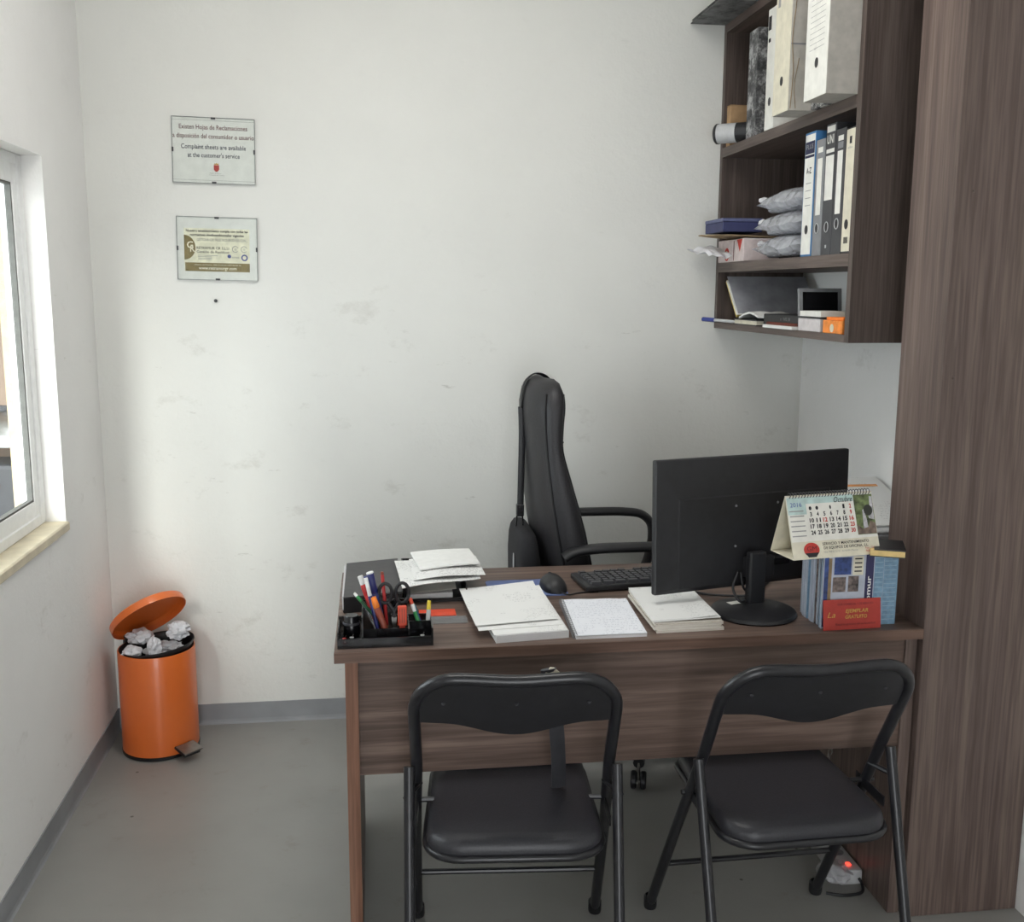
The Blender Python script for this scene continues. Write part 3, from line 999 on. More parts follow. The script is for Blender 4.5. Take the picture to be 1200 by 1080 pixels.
t, x = lever_binder('black and white mottled binder squeezed between archive boxes', 2.690, 2.775, 2.350, marble_card('mottled_black_card', (24, 24, 25), (200, 200, 196), 60), z0=2.0145, hole_z=2.08, x0=1.185)


def archive_box(label, y0, y1, x0, z1, m_spine, m_side, z0=2.0145, depth=0.36):
    t = thing('archive_box', label, 'archive box', (x0 + depth / 2, (y0 + y1) / 2, z0), group='cardboard archive boxes on the top shelf')
    obj('carton', bx(x0 + 0.0012, x0 + depth, y0, y1, z0, z1, bev=0.001), m_side, t)
    f = obj('front_flap', bx(x0, x0 + 0.0011, y0 + 0.0005, y1 - 0.0005, z0 + 0.0005, z1 - 0.0005), m_spine, t)
    hole_ring(t, (y0 + y1) / 2 - 0.004, z0 + 0.085, x0, None, 0.0125)
    return t, x0


t, x = archive_box('worn cream archive box with torn side, overhanging the top shelf', 2.787, 2.898, 1.124, 2.372, CARDC, CARDG, depth=0.33)
obj('tape', bx(1.126, 1.24, 2.7862, 2.7868, 2.185, 2.189), MGREY, t)
g = bmesh.new()
tube(g, smooth_path([(1.131, 2.7866, 2.02), (1.135, 2.7862, 2.12), (1.129, 2.7864, 2.20), (1.136, 2.7862, 2.30), (1.132, 2.7864, 2.37)], 5), 0.0012, seg=5)
tube(g, smooth_path([(1.146, 2.7866, 2.02), (1.140, 2.7862, 2.08), (1.150, 2.7864, 2.15)], 5), 0.001, seg=5)
obj('torn_edge', g, BROWNP, t)
spine_patch(t, 2.868, 2.884, 2.30, 2.33, x, FADED)
t, x = archive_box('clean white archive box with ruled label lines, beside the bookcase end panel', 2.538, 2.672, 1.120, 2.352, CARDW, CARDG, depth=0.38)
for k in range(11):
    zz = 2.27 - k * 0.0135
    obj('ruled_line', bx(x - 0.0004, x - 0.0001, 2.560, 2.648, zz, zz + 0.0009), FADED, t)
text('lettering', 'Año', 0.008, 0.016, (x - 0.0002, 2.642, 2.298), SY, V, INK, t)
text('lettering', 'Nº', 0.006, 0.012, (x - 0.0002, 2.612, 2.132), SY, V, FADED, t)
obj('logo', prism([(-0.02, -0.004), (0.0, 0.012), (0.02, -0.004), (0.008, 0.0), (0, -0.008), (-0.008, 0.0)], (x - 0.0002, 2.612, 2.328), SY, V, (-0.0004, 0, 0)), BLUEINK, t)

# middle bay binders
G = 'lever arch binders on the middle shelf'
t, x = lever_binder('white spine binder with blue edges and A-Z label', 2.777, 2.848, 1.963, BLUECARD, hole_z=1.70, group=G)
spine_patch(t, 2.781, 2.844, 1.632, 1.957, x, CARDW)
spine_patch(t, 2.782, 2.842, 1.905, 1.938, x - 0.0004, NAVYINK)
text('lettering', 'PLUS', 0.013, 0.044, (x - 0.0008, 2.812, 1.918), SY, V, FADED, t)
spine_patch(t, 2.782, 2.842, 1.895, 1.902, x - 0.0004, NAVYINK)
text('lettering', 'A-Z', 0.016, 0.034, (x - 0.0005, 2.812, 1.852), SY, V, INK, t, bold=0.02)
for zz in (1.825, 1.805, 1.785, 1.765):
    spine_patch(t, 2.795, 2.830, zz, zz + 0.002, x - 0.0004, FADED, 'handwriting')
hole_ring(t, 2.8125, 1.70, x - 0.0004)
t, x = lever_binder('light grey slim binder with white label', 2.715, 2.772, 1.935, MGREY, hole_z=1.70, ring=LGREY, group=G)
spine_patch(t, 2.728, 2.758, 1.735, 1.885, x, CARDW)
spine_patch(t, 2.728, 2.758, 1.900, 1.914, x, CARDW)
t, x = lever_binder('charcoal binder with large white label reading UNI', 2.652, 2.712, 1.966, DGREY, hole_z=1.70, ring=LGREY, group=G)
spine_patch(t, 2.658, 2.706, 1.770, 1.885, x, CARDW)
spine_patch(t, 2.658, 2.706, 1.892, 1.902, x, CARDW)
spine_patch(t, 2.658, 2.706, 1.945, 1.961, x, CARDW)
text('lettering', 'UNI', 0.022, 0.040, (x - 0.0003, 2.682, 1.916), SY, V, CARDW, t, bold=0.02)
spine_patch(t, 2.678, 2.686, 1.645, 1.653, x, LGREY)
t, x = lever_binder('charcoal slim binder with narrow white label', 2.592, 2.650, 1.945, DGREY, hole_z=1.705, ring=LGREY, group=G)
spine_patch(t, 2.606, 2.636, 1.730, 1.890, x, CARDW)
spine_patch(t, 2.606, 2.636, 1.915, 1.928, x, CARDW)
spine_patch(t, 2.606, 2.636, 1.896, 1.912, x, MGREY)
t, x = lever_binder('cream white spine binder beside the end panel', 2.538, 2.589, 1.940, BLACKP, hole_z=1.70, group=G)
spine_patch(t, 2.540, 2.587, 1.632, 1.936, x, CARDC)
spine_patch(t, 2.557, 2.569, 1.900, 1.918, x - 0.0004, INK)
text('lettering', 'elba', 0.006, 0.026, (x - 0.0005, 2.563, 1.888), SY, V, FADED, t)
g = bmesh.new()
for k in range(9):
    box(g, x - 0.0008, x - 0.0004, 2.552 + k * 0.0026, 2.5533 + k * 0.0026, 1.652, 1.668)
obj('barcode', g, INK, t)
hole_ring(t, 2.5635, 1.70, x - 0.0004)

# plastic bags stacked on the middle shelf
for k, (zz, w, lab) in enumerate(((1.628, 1.0, 'bottom'), (1.696, 0.98, 'middle'), (1.764, 0.95, 'topmost'))):
    t = thing('goods_bag', 'clear plastic bag of grey goods, %s of the stack on the middle shelf' % lab, 'plastic bag', (1.32, 3.03, zz), group='stacked clear plastic bags')
    bmn = bmesh.new()
    box(bmn, 1.225, 1.44, 2.93, 3.17, zz + 0.006, zz + 0.045, bev=0.012, seg=2)
    obj('contents', bmn, GREYSTUFF, t, smooth=True)
    bm = bmesh.new()
    nx, ny = 26, 22
    tp, bt = [], []
    for j in range(ny + 1):
        ra, rb = [], []
        for i in range(nx + 1):
            u_, v_ = i / nx * 2 - 1, j / ny * 2 - 1
            e = max(0, (1 - abs(u_) ** 3.0)) ** 0.6 * max(0, (1 - abs(v_) ** 4)) ** 0.6
            n_ = noise.noise(Vector((u_ * 2.2, v_ * 2.2, k * 5.1)))
            n2 = abs(noise.noise(Vector((u_ * 5, v_ * 5, k * 3.7 + 9))))
            px = 1.325 + v_ * (0.125 * w) + 0.012 * noise.noise(Vector((u_ * 3, k * 2.0, 4)))
            py = 3.035 - u_ * (0.185 * w) + 0.006 * n_
            hh = (0.074 - 0.012 * n2) * e
            zm = zz + 0.001 + 0.030 * (1 - e) + 0.012 * n_ * (1 - e)
            ra.append(bm.verts.new((px, py, zm + hh)))
            rb.append(bm.verts.new((px, py, zm + 0.0008 * (1 - e))) if True else None)
        tp.append(ra)
        bt.append(rb)
    for j in range(ny):
        for i in range(nx):
            bm.faces.new((tp[j][i], tp[j][i + 1], tp[j + 1][i + 1], tp[j + 1][i]))
            bm.faces.new((bt[j][i], bt[j + 1][i], bt[j + 1][i + 1], bt[j][i + 1]))
    obj('wrapper', bm, POLY, t, smooth=20)
    obj('knot', crumple((1.235, 3.222, zz + 0.050), 0.017, (1.0, 1.3, 0.7), k + 20, 2, 0.7), CRUMP, t, smooth=20)

pk = thing('product_packet', 'white and red packet at the far end of middle shelf', 'packet', (1.25, 3.40, 1.6265))
obj('carton', bx(1.198, 1.32, 3.285, 3.535, 1.6265, 1.700, bev=0.0015), plain('packet_pink', (206, 192, 190), 0.7), pk)
obj('red_flash', prism([(0, 0), (0.05, 0), (0.03, -0.04)], (1.1978, 3.350, 1.698), SY, V, (-0.0004, 0, 0)), REDINK, pk)
obj('red_flash', prism(disc(0.022, 20), (1.1978, 3.445, 1.652), SY, V, (-0.0004, 0, 0)), REDINK, pk)
obj('cream_spot', prism(disc(0.014, 16), (1.1973, 3.445, 1.650), SY, V, (-0.0004, 0, 0)), CARDC, pk)
obj('red_flash', bx(1.1974, 1.1978, 3.375, 3.380, 1.63, 1.695), MAROON, pk)
bp = tag(obj('brown_paper_sheet', sheet([(1.118, 3.515, 1.708), (1.155, 3.30, 1.708), (1.33, 3.285, 1.7005), (1.33, 3.53, 1.7005)], 12, 12, 0.004, lambda s, t: 0.012 * max(0, 0.6 - t) * (1 - s) + 0.004 * abs(noise.noise(Vector((s * 4, t * 4, 1))))), BROWNP), 'folded brown paper sheet sticking out under the blue box', 'paper')
wp = tag(obj('crumpled_sheet', sheet([(1.085, 3.540, 1.682), (1.12, 3.40, 1.655), (1.194, 3.38, 1.652), (1.194, 3.545, 1.690)], 14, 14, 0.0008, lambda s, t: 0.016 * noise.noise(Vector((s * 3.1, t * 3.3, 6))) - 0.008), CRUMP), 'crumpled pinkish-white sheet drooping off the middle shelf end', 'paper')
bb = thing('blue_box', 'small dark blue cardboard box on top of folded brown paper', 'box', (1.19, 3.40, 1.716))
obj('carton', bx(1.130, 1.265, 3.300, 3.480, 1.7205, 1.752, bev=0.002), DBLUE, bb)
obj('lid', bx(1.129, 1.266, 3.299, 3.481, 1.7525, 1.764, bev=0.002), plain('dusty_blue', (92, 97, 132), 0.6), bb)

# bottom bay
S0 = 1.420
YFM = Matrix.Translation((0, 3.372, S0 + 0.0265)) @ Matrix.Rotation(math.radians(-45), 4, 'X')
yf = thing('yellow_folder', 'yellow card folder leaning beside the bookcase far panel', 'folder', (1.3, 3.45, S0))
g = bx(1.215, 1.48, -0.006, 0.006, 0.0, 0.165)
g.transform(YFM)
obj('cover', g, YFOLD, yf)
g = bx(1.212, 1.47, -0.0086, -0.0062, 0.0, 0.16)
g.transform(YFM)
obj('pages', g, CARDW, yf)
g = bx(1.218, 1.50, -0.0105, -0.0088, 0.004, 0.178)
g.transform(YFM)
ps = tag(obj('plastic_sleeve', g, plain('grey_sleeve', (150, 151, 157), 0.4, var=0.12, scale=14)), 'large grey plastic sleeve propped on the leaning yellow folder', 'plastic sleeve')
pn = thing('blue_pen', 'blue capped ballpoint pen poking off the bottom shelf', 'pen', (1.19, 3.48, S0))
pa, pb2 = Vector((1.150, 3.533, S0 + 0.012)), Vector((1.225, 3.400, S0 + 0.006))
pdv = (pb2 - pa)
obj('cap', tb([pa, pa + pdv * 0.36], 0.0075, seg=12), BLUEP, pn, smooth=40)
obj('barrel', tb([pa + pdv * 0.36, pb2], 0.0055, seg=12), LGREY, pn, smooth=40)
nb = thing('black_notebook', 'black notebook with white pages lying at left of bottom shelf', 'notebook', (1.27, 3.28, S0))
obj('cover', bx(1.205, 1.36, 3.165, 3.375, S0, S0 + 0.003), BLACKP, nb)
obj('pages', bx(1.208, 1.355, 3.170, 3.370, S0 + 0.003, S0 + 0.016), CARDC, nb)
obj('cover', bx(1.205, 1.36, 3.165, 3.375, S0 + 0.016, S0 + 0.019), BLACKP, nb)
fp = tag(obj('folded_paper', sheet([(1.21, 3.335, S0 + 0.0205), (1.21, 3.165, S0 + 0.026), (1.33, 3.17, S0 + 0.026), (1.33, 3.33, S0 + 0.0205)], 12, 10, 0.006, lambda s, t: 0.014 * math.sin(s * PI) + 0.005 * noise.noise(Vector((s * 4, t * 4, 8)))), WHITE, smooth=True), 'folded white paper lying on the black notebook', 'paper')
db = thing('black_box', 'flat black box with small white print on bottom shelf', 'box', (1.3, 3.0, S0))
obj('carton', bx(1.228, 1.40, 2.890, 3.160, S0, S0 + 0.040, bev=0.002), BLACKP, db)
text('lettering', 'x  WB 38', 0.010, 0.075, (1.2276, 2.985, S0 + 0.022), SY, V, MGREY, db)
sn = thing('spiral_pad', 'small spiral pad with brown coil at front of bottom shelf', 'notepad', (1.24, 2.96, S0))
obj('pages', bx(1.196, 1.226, 2.858, 3.085, S0, S0 + 0.009), WHITE, sn)
g = bmesh.new()
for k in range(22):
    yy = 2.865 + k * 0.010
    tube(g, [(1.211 + 0.0075 * math.cos(a), yy, S0 + 0.0125 + 0.004 * math.sin(a)) for a in [2 * PI * j / 10 for j in range(11)]], 0.0009, seg=4, caps=False)
obj('coil', g, BRICK, sn)
wx = thing('white_card_box', 'white card box with black band on bottom shelf', 'box', (1.25, 2.76, S0))
obj('carton', bx(1.205, 1.30, 2.690, 2.835, S0, S0 + 0.036, bev=0.0015), plain('white_pink_card', (206, 200, 200), 0.7), wx)
obj('band', bx(1.2035, 1.302, 2.688, 2.837, S0 + 0.0362, S0 + 0.0405), BLACKP, wx)
obj('lid', bx(1.208, 1.30, 2.692, 2.833, S0 + 0.041, S0 + 0.056), CARDW, wx)
ob = thing('orange_box', 'small orange printed box beside bookcase end panel', 'box', (1.23, 2.6, S0))
obj('carton', bx(1.206, 1.27, 2.556, 2.672, S0, S0 + 0.034, bev=0.001), ORBOX, ob)
obj('lid', bx(1.208, 1.27, 2.556, 2.655, S0 + 0.0345, S0 + 0.043, bev=0.001), plain('bright_orange', (246, 128, 40), 0.55), ob)
obj('pale_print', prism(disc(0.011, 14), (1.2057, 2.615, S0 + 0.014), SY, V, (-0.0004, 0, 0)), CARDC, ob)
pf = thing('photo_frame', 'black picture frame leaning on the bottom shelf', 'picture frame', (1.281, 2.86, S0))
g = bmesh.new()
box(g, -0.064, 0.064, -0.006, 0.006, 0.0, 0.010)
box(g, -0.064, 0.064, -0.006, 0.006, 0.108, 0.118)
box(g, -0.064, -0.054, -0.006, 0.006, 0.010, 0.108)
box(g, 0.054, 0.064, -0.006, 0.006, 0.010, 0.108)
Mx = Matrix.Translation((1.281, 2.856, S0 + 0.001)) @ Matrix.Rotation(math.radians(-8), 4, 'X')
g.transform(Mx)
obj('rim', g, MGREY, pf)
g = bx(-0.054, 0.054, -0.003, 0.004, 0.010, 0.108)
g.transform(Mx)
obj('dark_picture', g, BLACKG, pf)
ah = thing('acrylic_holder', 'clear acrylic card holder beside the picture frame', 'holder', (1.28, 2.56, S0))
for a in ((1.286, 1.289, 2.542, 2.652, S0, S0 + 0.15), (1.330, 1.333, 2.542, 2.652, S0, S0 + 0.15), (1.289, 1.330, 2.542, 2.545, S0, S0 + 0.15), (1.289, 1.330, 2.649, 2.652, S0, S0 + 0.15), (1.289, 1.330, 2.545, 2.649, S0, S0 + 0.003)):
    obj('wall_plate', bx(*a), ACRYL, ah)
tag(obj('card_stack', bx(1.295, 1.325, 2.548, 2.59, S0 + 0.003, S0 + 0.115, bev=0.001), CARDC), 'upright cream cards inside the clear acrylic holder', 'cards')

# ================================================================== FOLDING CHAIRS
def folding_chair(label, loc, rz):
    t = thing('folding_chair', label, 'chair', loc, rz, 'black folding chairs in front of the desk')
    hw, r = 0.204, 0.0125
    # local frame: +y towards the desk (front of the seat), tubes run from front feet to the top of the back
    def on(z):          # y on the inclined tube at height z
        return 0.235 - 0.561 * z
    fr = bmesh.new()
    pts = [(-0.220, on(0.012), 0.012), (-0.214, on(0.3), 0.3), (-hw, on(0.55), 0.55), (-hw, on(0.69), 0.69)]
    cr = 0.082
    arc = []
    for k in range(9):
        a = PI - PI / 2 * k / 8
        arc.append((-hw + cr + cr * math.cos(a), on(0.700 + cr * math.sin(a)), 0.700 + cr * math.sin(a)))
    top = []
    for k in range(1, 12):
        s = -hw + cr + (2 * hw - 2 * cr) * k / 12
        sag = 0.007 * math.cos(s / (hw - cr) * PI / 2) ** 2
        top.append((s, on(0.782 - sag), 0.782 - sag))
    left = pts + arc
    right = [(-p[0], p[1], p[2]) for p in reversed(left)]
    tube(fr, left + top + right, r, seg=12)
    obj('back_frame', fr, BLACKM, t, local=True, smooth=50)
    for sg in (-1, 1):
        c = (0.220 * sg, on(0.012), 0.0)
        obj('foot_cap', lt([(0, 0), (0.015, 0), (0.0165, 0.006), (0.0165, 0.03), (0.0125, 0.034)], c=c, seg=14), BLACKP, t, local=True, smooth=40)
    # backrest panel: curved sheet with scalloped lower edge
    bm = bmesh.new()
    N = 28
    fa, fb, ba, bb_ = [], [], [], []
    for k in range(N + 1):
        x_ = -0.2035 + 0.407 * k / N
        s = x_ / 0.2035
        zl = 0.669 - 0.030 * (0.5 + 0.5 * math.cos(PI * min(1, abs(s) / 0.72))) + (0.0 if abs(s) < 0.9 else 0.0)
        lim = abs(x_) - (hw - cr)
        zt = 0.782 - 0.007 * math.cos(min(1, abs(x_) / (hw - cr)) * PI / 2) ** 2
        if lim > 0:
            zt = 0.700 + math.sqrt(max(0, cr * cr - lim * lim))
        bow = -0.016 * (1 - s * s)
        fa.append(bm.verts.new((x_, on(zl) + bow - 0.003, zl)))
        fb.append(bm.verts.new((x_, on(zt) + bow * 0.4 - 0.003, zt)))
        ba.append(bm.verts.new((x_, on(zl) + bow + 0.003, zl)))
        bb_.append(bm.verts.new((x_, on(zt) + bow * 0.4 + 0.003, zt)))
    for k in range(N):
        bm.faces.new((fa[k], fa[k + 1], fb[k + 1], fb[k]))
        bm.faces.new((ba[k], bb_[k], bb_[k + 1], ba[k + 1]))
        bm.faces.new((fa[k], ba[k], ba[k + 1], fa[k + 1]))
        bm.faces.new((fb[k], fb[k + 1], bb_[k + 1], bb_[k]))
    bk = obj('backrest', bm, BLACKM, t, local=True, smooth=50)
    for x_ in (-0.145, 0.0, 0.145):
        zc = 0.722
        yy = on(zc) - 0.011 * (1 - (x_ / 0.21) ** 2) - 0.0035
        obj('rivet', lt([(0, -0.001), (0.004, -0.001), (0.0035, 0.002), (0, 0.003)], c=(x_, yy, zc), axis=(0, -1, -0.5), seg=10), DGREY, bk, local=True)
    # seat: padded rounded trapezoid
    bm = bmesh.new()
    out = []      # square front corners under the desk, round rear corners
    for cx_, cy_, rr_, a0 in ((0.156, 0.185, 0.025, 0), (-0.156, 0.185, 0.025, PI / 2), (-0.106, -0.111, 0.075, PI), (0.106, -0.111, 0.075, 1.5 * PI)):
        for k in range(8):
            a_ = a0 + PI / 2 * k / 7
            out.append((cx_ + rr_ * math.cos(a_), cy_ + rr_ * math.sin(a_)))
    def ring(off, z, k=1.0):
        vs = []
        for (px, py) in out:
            f_ = 1 - 0.02 * (py / 0.186)   # narrower towards the desk
            vs.append(bm.verts.new((px * f_ * k, py * k - 0.009, z - 0.0205)))
        return vs
    rings = [ring(0, 0.418, 0.96), ring(0, 0.420, 0.995), ring(0, 0.432, 1.0), ring(0, 0.446, 0.985), ring(0, 0.454, 0.93), ring(0, 0.458, 0.80), ring(0, 0.459, 0.45)]
    for a, b in zip(rings, rings[1:]):
        for k in range(len(a)):
            bm.faces.new((a[k], a[(k + 1) % len(a)], b[(k + 1) % len(b)], b[k]))
    bm.faces.new(rings[-1])
    bm.faces.new(rings[0][::-1])
    st = obj('seat', bm, VINYL, t, local=True, smooth=60)
    g = bmesh.new()
    pth = []
    for (px, py) in out + out[:1]:
        f_ = 1 - 0.02 * (py / 0.186)
        pth.append((px * f_ * 1.0, py * 1.0 - 0.009, 0.397))
    tube(g, pth, 0.0085, seg=8, caps=False)
    obj('seat_rim', g, BLACKM, st, local=True, smooth=60)
    # rear legs
    for sg in (-1, 1):
        g = bmesh.new()
        tube(g, [(0.219 * sg, -0.085, 0.545), (0.218 * sg, -0.117, 0.45), (0.213 * sg, -0.262, 0.012)], 0.0115, seg=12)
        lg = obj('leg', g, BLACKM, t, local=True, smooth=50)
        obj('foot_cap', lt([(0, 0), (0.014, 0), (0.0155, 0.006), (0.0155, 0.03), (0.0115, 0.034)], c=(0.213 * sg, -0.262, 0.0), seg=14), BLACKP, lg, local=True, smooth=40)
        obj('pivot_bolt', tb([(0.17 * sg, on(0.43), 0.43), (0.228 * sg, on(0.43) + 0.0, 0.43)], 0.006, seg=8), BLACKM, t, local=True)
        obj('pivot_bolt', tb([(0.198 * sg, on(0.485), 0.485), (0.226 * sg, -0.106, 0.485)], 0.006, seg=8), BLACKM, t, local=True)
        obj('hinge_plate', bx(0.205 * sg - 0.0015, 0.205 * sg + 0.0015, -0.10, 0.03, 0.41, 0.435, bev=0.001), BLACKM, t, local=True)
    obj('cross_bar', tb([(-0.216, on(0.17), 0.17), (0.216, on(0.17), 0.17)], 0.007, seg=10), BLACKM, t, local=True)
    obj('cross_bar', tb([(-0.215, -0.210, 0.17), (0.215, -0.210, 0.17)], 0.007, seg=10), BLACKM, t, local=True)
    return t


folding_chair('black metal folding chair with a strap hanging behind its back', (0.284, 2.095, 0), math.radians(-5.0))
folding_chair('black metal folding chair next to the wooden pillar', (0.890, 2.080, 0), math.radians(1.0))
sp = thing('hanging_strap', 'dark grey strap with cream tip hanging behind a folding chair back', 'strap', (0.36, 2.02, 0.46))
g = bmesh.new()
tube(g, smooth_path([(0.332, 1.916, 0.790), (0.340, 1.932, 0.740), (0.360, 1.985, 0.655), (0.378, 2.045, 0.545), (0.388, 2.092, 0.462), (0.389, 2.102, 0.444)], 5), 0.01, seg=10, flat=(0.004, 0.0165))
obj('webbing', g, DGREY, sp, smooth=50)
obj('cream_tip', prism([(-0.015, 0), (0.015, 0), (0.004, 0.010), (-0.004, 0.011)], (0.340, 1.914, 0.782), U, V, (0, 0.004, 0)), CARDC, sp)

# ================================================================== OFFICE CHAIR
oc = thing('office_chair', 'black high-back swivel office chair behind the desk', 'chair', (0.86, 3.20, 0))
BCY = 3.20
secs = [  # z, x centre, half thickness, half width
    (0.50, 0.622, 0.020, 0.175), (0.53, 0.612, 0.044, 0.215), (0.60, 0.596, 0.062, 0.232), (0.70, 0.575, 0.070, 0.238), (0.80, 0.555, 0.069, 0.236),
    (0.90, 0.534, 0.061, 0.228), (0.99, 0.515, 0.047, 0.215), (1.06, 0.503, 0.038, 0.205), (1.12, 0.502, 0.043, 0.205), (1.18, 0.504, 0.048, 0.202), (1.225, 0.506, 0.043, 0.185), (1.252, 0.507, 0.030, 0.150), (1.262, 0.507, 0.012, 0.10)]
bm = bmesh.new()
rings = []
SEG = 40
for z, xc, ht, hw_ in secs:
    rg = []
    for k in range(SEG):
        a = 2 * PI * k / SEG
        ca, sa = math.cos(a), math.sin(a)
        px = abs(ca) ** 0.75 * (1 if ca >= 0 else -1)
        py = abs(sa) ** 0.55 * (1 if sa >= 0 else -1)
        curve = 0.035 * py * py           # wings curve forward
        rg.append(bm.verts.new((xc + px * ht + curve, BCY + py * hw_, z)))
    rings.append(rg)
for a, b in zip(rings, rings[1:]):
    for k in range(SEG):
        bm.faces.new((a[k], a[(k + 1) % SEG], b[(k + 1) % SEG], b[k]))
bm.faces.new(rings[0][::-1])
bm.faces.new(rings[-1])
back = obj('backrest', bm, LEATHER, oc, smooth=70)


def back_pt(z, side, fx, fy):
    """point on the padded back near relative thickness fx and width fy"""
    for (a, b) in zip(secs, secs[1:]):
        if a[0] <= z <= b[0]:
            f = (z - a[0]) / (b[0] - a[0])
            xc, ht, hw_ = (a[i] * (1 - f) + b[i] * f for i in (1, 2, 3))
            return Vector((xc + fx * ht + 0.035 * fy * fy, BCY + side * fy * hw_, z))


for side in (-1, 1):
    for fx, fy in ((0.55, 0.93), (-0.62, 0.92)):
        g = bmesh.new()
        tube(g, smooth_path([back_pt(z, side, fx, fy) for z in (0.56, 0.66, 0.76, 0.86, 0.96, 1.05, 1.12, 1.18, 1.222)], 4), 0.0045, seg=8)
        obj('piping', g, PIPING, back, smooth=60)
g = bmesh.new()
tube(g, smooth_path([back_pt(1.075, s_, 0.95, abs(f_)) for s_, f_ in ((-1, 0.8), (-1, 0.4), (1, 0.0), (1, 0.4), (1, 0.8))], 4), 0.004, seg=8)
obj('neck_seam', g, PIPING, back, smooth=60)
bm = bmesh.new()
out = rounded(0.50, 0.50, 0.11, 7)
rg = []
for z, k in ((0.415, 0.90), (0.425, 0.97), (0.45, 1.0), (0.485, 1.0), (0.510, 0.96), (0.522, 0.85), (0.525, 0.5)):
    rg.append([bm.verts.new((0.88 + p[0] * k, BCY + p[1] * k, z)) for p in out])
for a, b in zip(rg, rg[1:]):
    for k in range(len(a)):
        bm.faces.new((a[k], a[(k + 1) % len(a)], b[(k + 1) % len(b)], b[k]))
bm.faces.new(rg[0][::-1])
bm.faces.new(rg[-1])
obj('seat', bm, LEATHER, oc, smooth=60)
for yy in (2.945, 3.455):
    g = bmesh.new()
    tube(g, smooth_path([(0.555, yy, 0.738), (0.585, yy, 0.756), (0.66, yy, 0.765), (0.76, yy, 0.766), (0.86, yy, 0.764), (0.93, yy, 0.750), (0.965, yy, 0.70), (0.955, yy, 0.60), (0.91, yy, 0.50), (0.86, yy + (0.05 if yy < 3.2 else -0.05), 0.44)], 5), 0.017, seg=12, flat=(0.026, 0.015))
    obj('armrest', g, BLACKP, oc, smooth=60)
obj('gas_column', lt([(0, 0.10), (0.028, 0.10), (0.028, 0.26), (0.020, 0.262), (0.020, 0.40), (0.0, 0.40)], c=(0.88, BCY, 0), seg=20), BLACKP, oc, smooth=40)
obj('tilt_plate', bx(0.74, 1.0, BCY - 0.10, BCY + 0.10, 0.385, 0.414, bev=0.006), BLACKP, oc)
for k in range(5):
    a = math.radians(253 + 72 * k)
    d = Vector((math.cos(a), math.sin(a), 0))
    o_ = Vector((0.88, BCY, 0))
    lg = obj('base_leg', tb([o_ + d * 0.02 + Vector((0, 0, 0.115)), o_ + d * 0.16 + Vector((0, 0, 0.105)), o_ + d * 0.30 + Vector((0, 0, 0.085))], [0.03, 0.024, 0.018], seg=10), BLACKP, oc, smooth=50)
    ax = Vector((-d.y, d.x, 0))
    cc = o_ + d * 0.295 + Vector((0, 0, 0.028))
    for sgn in (-1, 1):
        obj('caster_wheel', lt([(0, -0.009), (0.024, -0.009), (0.028, -0.005), (0.028, 0.005), (0.024, 0.009), (0, 0.009)], c=cc + ax * 0.015 * sgn, axis=ax, seg=16), BLACKP, lg, smooth=40)
    obj('caster_stem', tb([cc + Vector((0, 0, 0.0)), cc + Vector((0, 0, 0.058))], 0.006, seg=8), STEEL, lg)

# shoulder bag hung over the chair back
sb = thing('shoulder_bag', 'black shoulder bag hung by its strap over office chair back', 'bag', (0.46, 3.20, 0.50))
bm = bmesh.new()
prof = [(0.50, 0.034, 0.120), (0.53, 0.040, 0.150), (0.62, 0.041, 0.155), (0.70, 0.040, 0.152), (0.750, 0.036, 0.145), (0.775, 0.030, 0.135), (0.790, 0.020, 0.12)]
rg = []
for z, hx, hy in prof:
    r_ = []
    for k in range(28):
        a = 2 * PI * k / 28
        ca, sa = math.cos(a), math.sin(a)
        r_.append(bm.verts.new((0.470 - 0.03 * (z - 0.5) + abs(ca) ** 0.6 * math.copysign(hx, ca), 3.17 + abs(sa) ** 0.5 * math.copysign(hy, sa), z)))
    rg.append(r_)
for a, b in zip(rg, rg[1:]):
    for k in range(28):
        bm.faces.new((a[k], a[(k + 1) % 28], b[(k + 1) % 28], b[k]))
bm.faces.new(rg[0][::-1])
bm.faces.new(rg[-1])
obj('pouch', bm, MESHF, sb, smooth=60)
g = bmesh.new()
tube(g, smooth_path([(0.453, 3.17, 0.852), (0.455, 3.17, 0.95), (0.457, 3.17, 1.08), (0.455, 3.175, 1.17)], 6), 0.01, seg=8, flat=(0.003, 0.0105))
obj('strap', g, BLACKP, sb, smooth=60)
g = bmesh.new()
tube(g, smooth_path([(0.453, 3.175, 1.165), (0.457, 3.18, 1.215), (0.470, 3.185, 1.252), (0.505, 3.19, 1.273), (0.545, 3.20, 1.250), (0.562, 3.20, 1.18), (0.556, 3.21, 1.06), (0.586, 3.21, 0.95), (0.628, 3.22, 0.82)], 6), 0.01, seg=8, flat=(0.016, 0.0025))
obj('strap', g, BLACKP, sb, smooth=60)
obj('buckle', bx(0.4400, 0.4640, 3.160, 3.180, 0.820, 0.860, bev=0.003), BLACKG, sb)
g = bmesh.new()
tube(g, [(0.442, 3.17, 0.822), (0.440, 3.17, 0.788), (0.462, 3.17, 0.788), (0.460, 3.17, 0.822)], 0.003, seg=6)
obj('strap_ring', g, BLACKG, sb)
obj('badge', prism([(p[0] * 0.6, p[1] * 1.5) for p in disc(0.020, 20)], (0.4225, 3.095, 0.690), SY, V, (-0.0015, 0, 0)), LGREY, sb)

